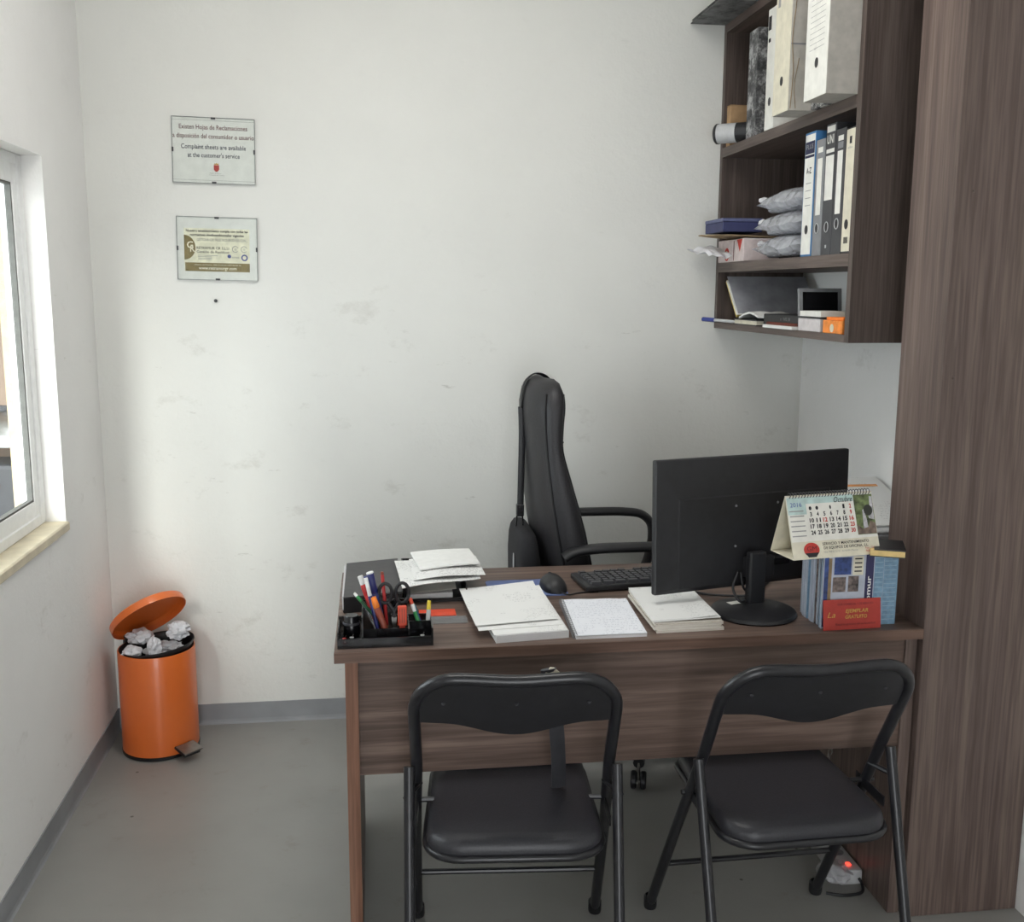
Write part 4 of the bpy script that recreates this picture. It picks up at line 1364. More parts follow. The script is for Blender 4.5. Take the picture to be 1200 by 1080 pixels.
# ================================================================== MONITOR
DZ = 0.745
mang = math.atan2(0.14, 0.556)
mo = thing('monitor', 'black flat-screen monitor seen from behind on the desk', 'monitor', (0.92, 2.36, DZ))
mc = Vector((0.943, 2.430, 0.962))
ux = Vector((math.cos(mang), math.sin(mang), 0))
uy = Vector((-math.sin(mang), math.cos(mang), 0))
Mm = Matrix.Translation(mc) @ Matrix((ux.to_4d(), uy.to_4d(), Vector((0, 0, 1, 0)), Vector((0, 0, 0, 1)))).transposed().to_3x3().to_4x4() @ Matrix.Rotation(math.radians(-2.0), 4, 'X')
W2, H2 = 0.287, 0.166
g = bx(-W2, W2, -0.004, 0.014, -H2, H2, bev=0.004, seg=2)
g.transform(Mm)
obj('bezel', g, BLACKP, mo)
g = bx(-W2 + 0.008, W2 - 0.008, 0.0142, 0.0152, -H2 + 0.016, H2 - 0.008)
g.transform(Mm)
obj('screen', g, BLACKG, mo)
bm = bmesh.new()
o1 = [(-W2 + 0.004, -H2 + 0.004), (W2 - 0.004, -H2 + 0.004), (W2 - 0.004, H2 - 0.004), (-W2 + 0.004, H2 - 0.004)]
o2 = [(-0.225, -H2 + 0.012), (0.225, -H2 + 0.012), (0.225, 0.070), (-0.225, 0.070)]
va = [bm.verts.new((p[0], -0.0042, p[1])) for p in o1]
vb = [bm.verts.new((p[0], -0.0075, p[1])) for p in o2]
vc = [bm.verts.new((p[0] * 0.985, -0.0110, p[1] * 0.985 - 0.002)) for p in o2]
for a, b in ((va, vb), (vb, vc)):
    for k in range(4):
        bm.faces.new((a[k], a[(k + 1) % 4], b[(k + 1) % 4], b[k]))
bm.faces.new(vc)
bm.faces.new(va[::-1])
bm.transform(Mm)
shell = obj('back_shell', bm, BLACKP, mo)
for (sx, sz) in ((-0.062, 0.042), (0.062, 0.042), (-0.062, -0.060), (0.062, -0.060)):
    g = lt([(0, 0), (0.0032, 0), (0.0028, 0.0016), (0, 0.002)], c=(sx, -0.0112, sz), axis=(0, -1, 0), seg=10)
    g.transform(Mm)
    obj('screw', g, MGREY, shell)
g = bx(-0.040, 0.040, -0.034, -0.0112, -0.140, -0.088, bev=0.002)
g.transform(Mm)
obj('neck_mount', g, BLACKP, shell)
g = bx(0.045, 0.10, -0.016, -0.0112, -0.118, -0.098, bev=0.002)
g.transform(Mm)
obj('port_cover', g, BLACKG, shell)
g = bmesh.new()
box(g, -0.024, 0.024, -0.012, 0.010, 0.0, 0.135, bev=0.005, seg=2)
g.transform(Matrix.Translation((0.935, 2.385, DZ + 0.012)) @ Matrix.Rotation(mang, 4, 'Z'))
obj('neck', g, BLACKP, mo)
obj('base', lt([(0, 0.0), (0.102, 0.0), (0.105, 0.004), (0.102, 0.011), (0.090, 0.015), (0.0, 0.018)], c=(0.918, 2.345, DZ), seg=48), BLACKP, mo, smooth=35)
g = bx(0.865, 0.905, 2.372, 2.392, DZ + 0.0172, DZ + 0.0180, rot=(0, 0, 0.3))
obj('sticker', g, CARDW, mo)
g = bx(0.905, 0.918, 2.382, 2.398, DZ + 0.0174, DZ + 0.0184, rot=(0, 0, 0.3))
obj('sticker', g, MAGBLUE, mo)
obj('power_cable', tb(smooth_path([(0.893, 2.395, 0.838), (0.878, 2.385, 0.800), (0.885, 2.360, 0.775), (0.905, 2.372, 0.768), (0.94, 2.44, 0.757), (1.00, 2.52, 0.751), (1.06, 2.60, 0.7505)], 6), 0.0035, seg=8), BLACKP, mo, smooth=60)
obj('video_cable', tb(smooth_path([(0.90, 2.395, 0.836), (0.905, 2.385, 0.80), (0.935, 2.43, 0.765), (0.86, 2.49, 0.751), (0.82, 2.53, 0.7495), (0.78, 2.54, 0.7495)], 6), 0.0032, seg=8), BLACKP, mo, smooth=60)

# ================================================================== KEYBOARD AND MOUSE
kang = math.radians(7.0)
kb_ = thing('keyboard', 'black computer keyboard half hidden behind monitor', 'keyboard', (0.755, 2.655, DZ), kang)
bm = bmesh.new()
box(bm, -0.222, 0.222, -0.072, 0.072, 0.003, 0.018, bev=0.004, seg=2)
obj('case', bm, BLACKP, kb_, local=True)
keybm = bmesh.new()
bmesh.ops.create_cube(keybm, size=1.0)
for v in keybm.verts:
    s_ = 0.84 if v.co.z > 0 else 1.0
    v.co = Vector((v.co.x * 0.0165 * s_, v.co.y * 0.0165 * s_, v.co.z * 0.008))
kme = to_mesh('key', keybm, DGREY)
rows = [(0.052, 18, 0.021), (0.028, 21, 0.0196), (0.009, 21, 0.0196), (-0.010, 21, 0.0196), (-0.029, 21, 0.0196), (-0.048, 12, 0.0345)]
for (ry, n, pitch) in rows:
    for k in range(n):
        if n == 18 and k in (1, 6, 11):
            continue
        ko = bpy.data.objects.new('key', kme)
        COL.objects.link(ko)
        ko.parent = kb_
        ko.location = (-0.206 + (k + 0.5) * 0.412 / n, ry, 0.021)
        ko.scale = (412.0 / n / 19.6 * 1.06, 1, 1)
for xx in (-0.2, 0.2):
    obj('rubber_foot', bx(xx - 0.012, xx + 0.012, -0.066, -0.056, 0.0, 0.0035), BLACKG, kb_, local=True)
    obj('rubber_foot', bx(xx - 0.012, xx + 0.012, 0.056, 0.066, 0.0, 0.0035), BLACKG, kb_, local=True)
mp_ = tag(obj('mouse_mat', prism([(p[0], p[1]) for p in rounded(0.205, 0.150, 0.012, 4)], (0.392, 2.622, DZ), U, (0, 1, 0), (0, 0, 0.003)), MAT_BLUE), 'faded blue mouse mat under the black mouse', 'mouse mat')
msx = thing('computer_mouse', 'black computer mouse on blue mat', 'mouse', (0.462, 2.605, DZ + 0.003), math.radians(8))
bm = bmesh.new()
N1, N2 = 18, 14
rg = []
for j in range(N2 + 1):
    t_ = j / N2
    yy = -0.055 + 0.11 * t_
    w_ = 0.0315 * (max(0.0, 1 - abs(2 * t_ - 1) ** 3.0)) ** 0.42
    h_ = 0.038 * (max(0.0, 1 - abs(2 * (t_ ** 1.12) - 1) ** 2.6)) ** 0.55
    w_, h_ = max(w_, 0.001), max(h_, 0.001)
    ring_ = []
    for k in range(N1 + 1):
        a = PI * k / N1
        ring_.append(bm.verts.new((math.cos(a) * w_, yy, abs(math.sin(a)) ** 0.8 * h_)))
    rg.append(ring_)
for a, b in zip(rg, rg[1:]):
    for k in range(N1):
        bm.faces.new((a[k], a[k + 1], b[k + 1], b[k]))
    bm.faces.new((a[N1], a[0], b[0], b[N1]))
bm.faces.new(rg[0])
bm.faces.new(rg[-1][::-1])
obj('shell', bm, BLACKP, msx, local=True, smooth=60)
obj('scroll_wheel', lt([(0, -0.003), (0.009, -0.003), (0.010, 0), (0.009, 0.003), (0, 0.003)], c=(0, 0.030, 0.0275), axis=(1, 0, 0), seg=16), DGREY, msx, local=True)
obj('button_seam', tb([(0, 0.012, 0.0375), (0, 0.028, 0.0355), (0, 0.046, 0.0265)], 0.0007, seg=5), BLACKG, msx, local=True)
obj('cable', tb(smooth_path([(0.003, -0.054, 0.006), (0.02, -0.068, 0.001), (0.05, -0.055, -0.0005), (0.12, -0.050, -0.0005), (0.20, -0.055, -0.0005), (0.30, -0.040, -0.0005), (0.40, 0.0, -0.0005)], 6), 0.002, seg=6), BLACKP, msx, local=True, smooth=60)

# ================================================================== PAPERS ON THE DESK
# loose white pile
t = thing('paper_pile', 'pile of loose white sheets beside an open notepad at the desk front', 'papers', (0.34, 2.40, DZ))
obj('block', sheet([(0.262, 2.203, DZ), (0.432, 2.222, DZ), (0.424, 2.500, DZ), (0.240, 2.480, DZ)], 4, 4, 0.017), WHITEE, t)
obj('sheet', sheet([(0.258, 2.207, DZ + 0.0172), (0.430, 2.226, DZ + 0.0172), (0.422, 2.520, DZ + 0.0172), (0.238, 2.505, DZ + 0.0172)], 8, 8, 0.0008), PRNT, t)
obj('sheet', sheet([(0.226, 2.238, DZ + 0.0185), (0.428, 2.262, DZ + 0.0185), (0.415, 2.548, DZ + 0.0185), (0.214, 2.522, DZ + 0.0185)], 12, 12, 0.0008, lambda s, t_: 0.004 * max(0, t_ - 0.5) * 2 + 0.012 * max(0, s - 0.6) * max(0, t_ - 0.6) * 4), PRNT, t)
obj('sheet', sheet([(0.222, 2.262, DZ + 0.0205), (0.418, 2.292, DZ + 0.0205), (0.402, 2.572, DZ + 0.0205), (0.206, 2.540, DZ + 0.0205)], 14, 14, 0.0008, lambda s, t_: 0.020 * max(0, t_ - 0.35) ** 2 * (0.5 + s) + 0.012 * max(0, 0.5 - s) ** 2 * t_ + 0.002), PRNT, t, smooth=True)
# wire bound notepad
t = thing('spiral_notepad', 'open spiral notepad covered in bluish handwriting', 'notepad', (0.53, 2.33, DZ))
obj('pages', sheet([(0.446, 2.207, DZ), (0.612, 2.208, DZ), (0.628, 2.472, DZ), (0.462, 2.480, DZ)], 4, 4, 0.007), WHITEE, t)
obj('top_page', sheet([(0.445, 2.206, DZ + 0.0075), (0.612, 2.207, DZ + 0.0075), (0.628, 2.474, DZ + 0.0075), (0.462, 2.482, DZ + 0.0075)], 12, 12, 0.0008, lambda s, t_: 0.004 * max(0, t_ - 0.7) * abs(math.sin(s * 7)) + 0.001), WRIT, t)
g = bmesh.new()
for k in range(26):
    f = k / 25
    cx_, cy_ = 0.444 + 0.0165 * f, 2.212 + 0.262 * f
    tube(g, [(cx_ + 0.0062 * math.cos(a), cy_ + 0.0006 * math.sin(a), DZ + 0.0072 + 0.0062 * math.sin(a)) for a in [2 * PI * j / 12 for j in range(13)]], 0.0008, seg=5, caps=False)
obj('wire_coil', g, MGREY, t)
# thick block of used forms
t = thing('form_block', 'thick block of used forms with brownish edges beside the monitor', 'papers', (0.72, 2.37, DZ))
random.seed(3)
for k, (dx, dy, th_, m_) in enumerate(((0.004, 0.0, 0.007, BLOCKE), (-0.002, 0.004, 0.007, BLOCKE), (0.003, 0.002, 0.006, BLOCKE), (0.0, 0.006, 0.004, BLOCKE))):
    z_ = DZ + sum((0.007, 0.007, 0.006, 0.004)[:k])
    obj('ream', sheet([(0.636 + dx, 2.226 + dy, z_), (0.800 + dx, 2.232 + dy, z_), (0.806 + dx, 2.500 + dy, z_), (0.640 + dx, 2.492 + dy, z_)], 3, 3, th_), m_, t)
obj('sheet', sheet([(0.634, 2.230, DZ + 0.0245), (0.798, 2.238, DZ + 0.0245), (0.806, 2.508, DZ + 0.0245), (0.640, 2.500, DZ + 0.0245)], 10, 10, 0.0008, lambda s, t_: 0.004 * s * (1 - t_) ** 2 + 0.0008), PRNT, t)
obj('sheet', sheet([(0.630, 2.236, DZ + 0.0262), (0.790, 2.243, DZ + 0.0262), (0.803, 2.512, DZ + 0.0262), (0.641, 2.505, DZ + 0.0262)], 12, 12, 0.0008, lambda s, t_: 0.006 * s * s * (1 - t_) ** 2 + 0.001), PRNT, t)

# dark binder lying at the left end
t = thing('flat_binder', 'dark grey binder lying flat at the left end of desk', 'binder', (-0.02, 2.62, DZ))
obj('back_cover', sheet([(-0.086, 2.470, DZ), (0.055, 2.490, DZ), (0.052, 2.810, DZ), (-0.086, 2.795, DZ)], 2, 2, 0.003), DGREY, t)
obj('pages', sheet([(-0.088, 2.482, DZ + 0.003), (0.040, 2.502, DZ + 0.003), (0.040, 2.790, DZ + 0.003), (-0.090, 2.780, DZ + 0.003)], 2, 2, 0.034), WHITEE, t)
obj('spine', sheet([(-0.084, 2.462, DZ), (0.060, 2.486, DZ), (0.060, 2.490, DZ), (-0.084, 2.466, DZ)], 2, 1, 0.038), BLACKP, t)
obj('front_cover', sheet([(-0.084, 2.462, DZ + 0.0375), (0.060, 2.486, DZ + 0.0415), (0.056, 2.808, DZ + 0.0415), (-0.084, 2.785, DZ + 0.0375)], 2, 2, 0.003), plain('charcoal_cover', (66, 65, 66), 0.55), t)
# letter tray with papers
t = thing('letter_tray', 'black letter tray holding papers at left end of desk', 'letter tray', (0.15, 2.68, DZ))
obj('floor_plate', bx(0.068, 0.226, 2.530, 2.815, DZ, DZ + 0.003), BLACKP, t)
obj('side_wall', bx(0.066, 0.069, 2.530, 2.815, DZ, DZ + 0.042), BLACKP, t)
obj('side_wall', bx(0.223, 0.226, 2.530, 2.815, DZ, DZ + 0.042, bev=0.001), BLACKP, t)
obj('end_wall', bx(0.069, 0.223, 2.812, 2.815, DZ, DZ + 0.042), BLACKP, t)
obj('front_lip', bx(0.069, 0.223, 2.530, 2.533, DZ + 0.003, DZ + 0.010), BLACKG, t)
t2 = thing('tray_papers', 'stack of grey-white papers inside the black letter tray', 'papers', (0.145, 2.68, DZ + 0.003))
obj('block', sheet([(0.072, 2.538, DZ + 0.0032), (0.190, 2.545, DZ + 0.0032), (0.196, 2.800, DZ + 0.0032), (0.074, 2.805, DZ + 0.0032)], 3, 3, 0.016), WHITEE, t2)
obj('sheet', sheet([(0.074, 2.540, DZ + 0.0205), (0.200, 2.552, DZ + 0.0205), (0.206, 2.800, DZ + 0.0205), (0.078, 2.803, DZ + 0.0205)], 6, 6, 0.0008, lambda s, t_: 0.006 * s), OFFW, t2)
t3 = thing('delivery_notes', 'loose white printed notes fanned on top of the letter tray', 'papers', (0.16, 2.65, DZ + 0.045))
ztp = DZ + 0.050
obj('sheet', sheet([(0.060, 2.490, ztp), (0.262, 2.545, ztp + 0.006), (0.262, 2.790, ztp + 0.004), (0.046, 2.755, ztp)], 12, 12, 0.0012, lambda s, t_: 0.003 * math.sin(s * 5 + t_ * 3)), PRNTB, t3)
obj('sheet', sheet([(0.090, 2.530, ztp + 0.006), (0.276, 2.560, ztp + 0.010), (0.270, 2.760, ztp + 0.008), (0.085, 2.740, ztp + 0.006)], 12, 12, 0.001, lambda s, t_: 0.004 * math.sin(s * 4) + 0.002), PRNTB, t3)
obj('sheet', sheet([(0.110, 2.600, ztp + 0.014), (0.268, 2.632, ztp + 0.018), (0.254, 2.786, ztp + 0.018), (0.090, 2.780, ztp + 0.014)], 8, 8, 0.004, lambda s, t_: 0.003 * math.sin(s * 3)), WHITE, t3)

oc_ = tag(obj('orange_card', bx(0.100, 0.189, 2.412, 2.461, DZ, DZ + 0.003, bev=0.001), ORP), 'small orange-red card lying on desk behind the pen organizer', 'card')
rl = tag(obj('clear_ruler', bx(0.105, 0.212, 2.350, 2.403, DZ, DZ + 0.003, bev=0.0008), ACRYL), 'clear plastic ruler piece lying beside the orange card', 'ruler')
er = tag(obj('wooden_block', bx(-0.078, -0.050, 2.520, 2.545, DZ, DZ + 0.014, bev=0.002), plain('pale_wood', (172, 140, 112), 0.7)), 'small pale wooden block on the desk beside the dark binder', 'block')

# ================================================================== PEN ORGANIZER
og = thing('pen_organizer', 'smoked black plastic pen organizer at the desk corner', 'organizer', (0.015, 2.26, DZ))
X0, X1, Y0, Y1 = -0.091, 0.121, 2.206, 2.318
obj('floor_plate', bx(X0, X1, Y0, Y1, DZ, DZ + 0.004), SMOKE, og)
for nm, a in (('front_wall', (X0, X1, Y0, Y0 + 0.003, DZ + 0.004, DZ + 0.022)), ('back_wall', (X0, X1, Y1 - 0.003, Y1, DZ + 0.004, DZ + 0.040)),
              ('side_wall', (X0, X0 + 0.003, Y0 + 0.003, Y1 - 0.003, DZ + 0.004, DZ + 0.036)), ('side_wall', (X1 - 0.003, X1, Y0 + 0.003, Y1 - 0.003, DZ + 0.004, DZ + 0.040)),
              ('divider', (-0.037, -0.034, Y0 + 0.003, Y1 - 0.003, DZ + 0.004, DZ + 0.070)), ('divider', (0.066, 0.069, Y0 + 0.003, Y1 - 0.003, DZ + 0.004, DZ + 0.040)),
              ('divider', (-0.034, 0.066, 2.245, 2.248, DZ + 0.004, DZ + 0.030)), ('back_wall', (-0.034, 0.066, Y1 - 0.003, Y1, DZ + 0.040, DZ + 0.078)), ('divider', (0.069, X1 - 0.003, 2.262, 2.265, DZ + 0.004, DZ + 0.040))):
    obj(nm, bx(*a), SMOKE, og)


def stick(name, label, cat, top, bot, segs, group='pens in the organizer'):
    """pen-like thing: segs = list of (part, f0, f1, r0, r1, material), f from the top end"""
    top, bot = Vector(top), Vector(bot)
    t = thing(name, label, cat, bot, group=group)
    ax = (bot - top)
    L = ax.length
    for (pn_, f0, f1, r0, r1, m_) in segs:
        g = lt([(0, f0 * L), (r0 * 0.9, f0 * L), (r0, f0 * L + 0.001), (r1, f1 * L - 0.001), (r1 * 0.9, f1 * L), (0, f1 * L)], c=top, axis=ax, seg=12)
        obj(pn_, g, m_, t, smooth=40)
    return t


zb = DZ + 0.0045
stick('ballpoint_pen', 'slim green pen with white tip slanting across the organizer', 'pen', (-0.054, 2.296, 0.846), (0.028, 2.262, zb + 0.004), [('tip', 0, 0.08, 0.003, 0.004, WHITEP), ('collar', 0.08, 0.20, 0.0042, 0.0042, GREENP), ('barrel', 0.20, 0.90, 0.0038, 0.0038, DGREENP), ('point', 0.90, 1.0, 0.003, 0.0012, STEEL)])
stick('ballpoint_pen', 'clear barrel ballpoint pen leaning in the organizer', 'pen', (-0.030, 2.300, 0.815), (0.000, 2.268, zb + 0.003), [('barrel', 0, 0.85, 0.004, 0.004, ACRYL), ('point', 0.85, 1.0, 0.0035, 0.0015, LGREY)])
stick('marker_pen', 'red marker with white cap in the organizer', 'marker', (-0.040, 2.302, 0.884), (0.000, 2.290, zb + 0.010), [('cap', 0, 0.16, 0.0065, 0.0065, WHITEP), ('collar', 0.16, 0.36, 0.0066, 0.0066, REDP), ('barrel', 0.36, 1, 0.006, 0.006, REDP)])
stick('ballpoint_pen', 'bright blue ballpoint pen in the organizer', 'pen', (-0.030, 2.308, 0.880), (0.006, 2.306, zb + 0.008), [('cap', 0, 0.30, 0.0048, 0.0048, BLUEP), ('barrel', 0.30, 0.9, 0.004, 0.004, NAVYP), ('point', 0.9, 1, 0.003, 0.0012, STEEL)])
stick('marker_pen', 'thick navy marker with white end in the organizer', 'marker', (-0.018, 2.286, 0.897), (0.012, 2.280, zb + 0.012), [('end_disc', 0, 0.03, 0.0085, 0.0085, WHITEP), ('cap', 0.03, 0.36, 0.0085, 0.0082, NAVYP), ('barrel', 0.36, 1, 0.0075, 0.0075, NAVYP)])
stick('marker_pen', 'white and navy marker beside the thick navy one', 'marker', (-0.027, 2.276, 0.886), (0.000, 2.262, zb + 0.012), [('clip_side', 0, 0.33, 0.0045, 0.0045, WHITEP), ('barrel', 0.33, 1, 0.0045, 0.0045, NAVYP)])
stick('highlighter', 'orange highlighter leaning in the organizer', 'highlighter', (-0.012, 2.272, 0.842), (0.020, 2.254, zb + 0.006), [('cap', 0, 0.28, 0.007, 0.008, ORHL), ('barrel', 0.28, 0.9, 0.008, 0.007, BRICK), ('tip', 0.9, 1, 0.005, 0.003, BLACKP)])
stick('pencil', 'red pencil standing at the back of the organizer', 'pencil', (0.010, 2.310, 0.890), (0.020, 2.308, zb + 0.004), [('end', 0, 0.05, 0.0035, 0.0038, BRICK), ('shaft', 0.05, 0.93, 0.0038, 0.0038, REDP), ('point', 0.93, 1, 0.0038, 0.0006, KRAFT)])
stick('highlighter', 'green highlighter with red end in right compartment of the organizer', 'highlighter', (0.073, 2.300, 0.828), (0.096, 2.280, zb + 0.012), [('end', 0, 0.20, 0.0042, 0.0045, ORP), ('sleeve', 0.20, 0.45, 0.0045, 0.0045, WHITEP), ('barrel', 0.45, 1, 0.0048, 0.0048, GREENP)])
stick('ballpoint_pen', 'teal pen beside the green highlighter', 'pen', (0.082, 2.308, 0.808), (0.100, 2.300, zb + 0.006), [('cap', 0, 0.3, 0.004, 0.004, plain('teal_plastic', (30, 110, 140), 0.4)), ('barrel', 0.3, 1, 0.0038, 0.0038, BLUEP)])
stick('highlighter', 'pale marker with yellow cap in right corner of the organizer', 'highlighter', (0.117, 2.296, 0.822), (0.111, 2.274, zb + 0.006), [('cap', 0, 0.30, 0.004, 0.005, YELP), ('barrel', 0.30, 0.9, 0.0052, 0.0052, LGREY), ('end', 0.9, 1, 0.0045, 0.004, ORP)])
# scissors, handles up
sc = thing('scissors', 'black handled scissors standing handles up in the organizer', 'scissors', (0.036, 2.272, zb))
for sx, cx_ in ((-1, 0.0165), (1, 0.0550)):
    g = bmesh.new()
    tube(g, [(cx_ + 0.0150 * math.cos(a), 2.284 - 0.1 * 0.026 * math.sin(a), 0.846 + 0.024 * math.sin(a)) for a in [2 * PI * k / 28 for k in range(28)] + [0.0]], 0.0042, seg=8, caps=False)
    hd_ = obj('handle_loop', g, BLACKP, sc, smooth=60)
    obj('handle_shank', tb([(cx_ - 0.006 * sx, 2.285, 0.824), (0.036 + 0.002 * sx, 2.284, 0.806), (0.036 - 0.003 * sx, 2.283, 0.790)], 0.0048, seg=8), BLACKP, hd_, smooth=60)
    obj('blade', prism([(-0.005, 0), (0.005, 0), (0.001 * sx, -0.045), (-0.001 * sx, -0.045)], (0.036 - 0.002 * sx, 2.283 + 0.0012 * sx, 0.797), U, V, (0, 0.0012, 0)), STEEL, hd_)
obj('pivot_screw', lt([(0, 0), (0.003, 0), (0.0025, 0.0015), (0, 0.002)], c=(0.036, 2.2815, 0.790), axis=(0, -1, 0), seg=10), STEEL, sc)
# box cutter
bcu = thing('box_cutter', 'orange-red box cutter standing in front of the scissors', 'cutter', (0.053, 2.256, zb))
obj('handle', bx(0.0435, 0.0640, 2.2525, 2.2615, 0.777, 0.824, bev=0.002), ORP, bcu)
obj('sleeve', bx(0.0470, 0.0600, 2.2535, 2.2605, zb, 0.776, bev=0.001), plain('cutter_red', (196, 62, 42), 0.45), bcu)
for k in range(3):
    obj('grip_groove', bx(0.0475 + k * 0.005, 0.0490 + k * 0.005, 2.2519, 2.2525, 0.785, 0.818), BRICK, bcu)
# sharpener cup / tape core
cu_ = thing('pencil_sharpener', 'round black pencil sharpener in left compartment of the organizer', 'sharpener', (-0.063, 2.288, zb))
obj('drum', lt([(0, 0), (0.0175, 0), (0.0185, 0.002), (0.0185, 0.030), (0.0165, 0.034), (0.0165, 0.046), (0.015, 0.049), (0.0, 0.049)], c=(-0.061, 2.282, zb), seg=28), BLACKG, cu_, smooth=35)
obj('collar', lt([(0.0187, 0.028), (0.0195, 0.029), (0.0195, 0.033), (0.0187, 0.034)], c=(-0.061, 2.282, zb), seg=28), DGREY, cu_, smooth=35)
for k, (xx, yy, m_, lab) in enumerate(((-0.076, 2.232, REDP, 'red push pin in left compartment of the organizer'), (-0.060, 2.238, LGREY, 'grey paper clip lump in left compartment of the organizer'), (0.098, 2.235, LGREY, 'grey clip in right front compartment of the organizer'))):
    pp = thing('push_pin' if k == 0 else 'binder_clip', lab, 'stationery', (xx, yy, zb))
    obj('head', lt([(0, 0), (0.005, 0), (0.003, 0.004), (0.003, 0.008), (0.005, 0.011), (0, 0.012)], c=(xx, yy, zb), seg=12), m_, pp)
    obj('stem', tb([(xx, yy, zb + 0.011), (xx + 0.004, yy, zb + 0.018)], 0.0007, seg=5), STEEL, pp)

# ================================================================== MAGAZINES, CARD, CALENDAR
mg_x0 = 1.034
random.seed(11)
mcols = [MAGPALE, MAGBLUE, MAGPALE, MAGDARK, MAGPALE, MAGPALE, MAGBLUE, MAGPALE, MAGPALE, MAGPALE]
NM = 10
yy = 2.214
for k in range(NM):
    th_ = 0.0125
    dx = 0.0 if k == 0 else random.uniform(-0.003, 0.004)
    wid = 0.150 if k == 0 else 0.166
    hgt = 0.180 if k == 0 else 0.178 + random.uniform(-0.003, 0.002)
    lab = 'front magazine with blue cover photo and rotated title' if k == 0 else ('blue directory magazine standing directly behind the front one' if k == 1 else 'magazine standing in the upright row beside the monitor')
    t = thing('magazine', lab, 'magazine', (mg_x0 + wid / 2, yy + th_ / 2, DZ), group='upright magazines beside the monitor' if k > 1 else None)
    a = (mg_x0 + dx + (0.026 if k == 1 else 0), mg_x0 + dx + wid + (0.026 if k == 1 else 0))
    obj('pages', bx(a[0] + 0.0006, a[1] - 0.0015, yy + 0.0009, yy + th_ - 0.0016, DZ + 0.0006, DZ + hgt - 0.001), MAGEDGE, t)
    fc = obj('front_cover', bx(a[0], a[1], yy, yy + 0.0008, DZ, DZ + hgt), MAGPALE if k == 0 else (MAGBLUE if k == 1 else mcols[k]), t)
    obj('back_cover', bx(a[0], a[1], yy + th_ - 0.0014, yy + th_ - 0.0006, DZ, DZ + hgt), mcols[(k + 1) % NM], t)
    if k == 0:
        def pp(nm, x0, x1, z0, z1, m_, d=0.0004):
            return obj(nm, bx(mg_x0 + x0, mg_x0 + x1, yy - d, yy - 0.0001, DZ + z0, DZ + z1), m_, fc)
        pp('blue_spine_band', 0.002, 0.012, 0.004, 0.176, MAGPHOTO)
        pp('tan_strip', 0.012, 0.020, 0.06, 0.170, BROWNP)
        pp('cover_photo', 0.026, 0.068, 0.130, 0.172, MAGPHOTO)
        pp('cover_photo', 0.024, 0.056, 0.088, 0.124, MAGDARK)
        pp('cover_photo', 0.062, 0.088, 0.088, 0.126, MAGDARK)
        pp('text_panel', 0.072, 0.098, 0.128, 0.174, CARDC)
        for q in range(4):
            pp('text_line', 0.076, 0.094, 0.166 - q * 0.010, 0.169 - q * 0.010, INK, 0.0007)
        pp('navy_band', 0.104, 0.124, 0.04, 0.179, MAGNAVY)
        text('lettering', 'Infomur', 0.011, 0.088, (mg_x0 + 0.118, yy - 0.0006, DZ + 0.081), (0, 0, 1), (-1, 0, 0), WHITE, fc, bold=0.02)
        pp('blue_column', 0.126, 0.149, 0.002, 0.179, MAGBLUE)
        for q in range(13):
            pp('text_line', 0.128, 0.147, 0.168 - q * 0.012, 0.170 - q * 0.012, MAGLINE, 0.0007)
    if k == 1:
        g = bmesh.new()
        for q in range(15):
            box(g, mg_x0 + 0.158, mg_x0 + 0.188, yy - 0.0004, yy - 0.0001, DZ + 0.166 - q * 0.011, DZ + 0.1680 - q * 0.011)
        obj('text_line', g, MAGLINE, fc)
    yy += th_ + 0.0004
mag_top = DZ + 0.1805
rc = thing('red_leaflet', 'red leaflet with gold lettering leaning on the magazines', 'leaflet', (1.105, 2.200, DZ))
Mr = Matrix.Translation((1.106, 2.2000, DZ + 0.0005)) @ Matrix.Rotation(math.radians(3.0), 4, 'Z') @ Matrix.Rotation(math.radians(-7), 4, 'X')
g = bx(-0.073, 0.073, -0.0005, 0.0005, 0, 0.072)
g.transform(Mr)
cd = obj('card', g, REDCARD, rc)
ru, rv = Mr.to_3x3() @ Vector((1, 0, 0)), Mr.to_3x3() @ Vector((0, 0, 1))
ro = lambda x_, z_: Mr @ Vector((x_, -0.0006, z_))
text('lettering', 'EJEMPLAR', 0.0085, 0.058, ro(0.012, 0.040), ru, rv, GOLD, cd, bold=0.02, slant=0.2)
text('lettering', 'GRATUITO', 0.0085, 0.056, ro(0.010, 0.026), ru, rv, GOLD, cd, bold=0.02, slant=0.2)
text('lettering', 'La', 0.013, 0.020, ro(-0.053, 0.030), ru, rv, GOLD, cd, slant=0.3)
text('lettering', 'GUÍA COMERCIAL Y DE SERVICIOS', 0.005, 0.092, ro(0.008, 0.058), ru, rv, MAROON, cd)
text('lettering', 'Reparto gratuito en su localidad', 0.005, 0.100, ro(0.008, 0.011), ru, rv, MAROON, cd)

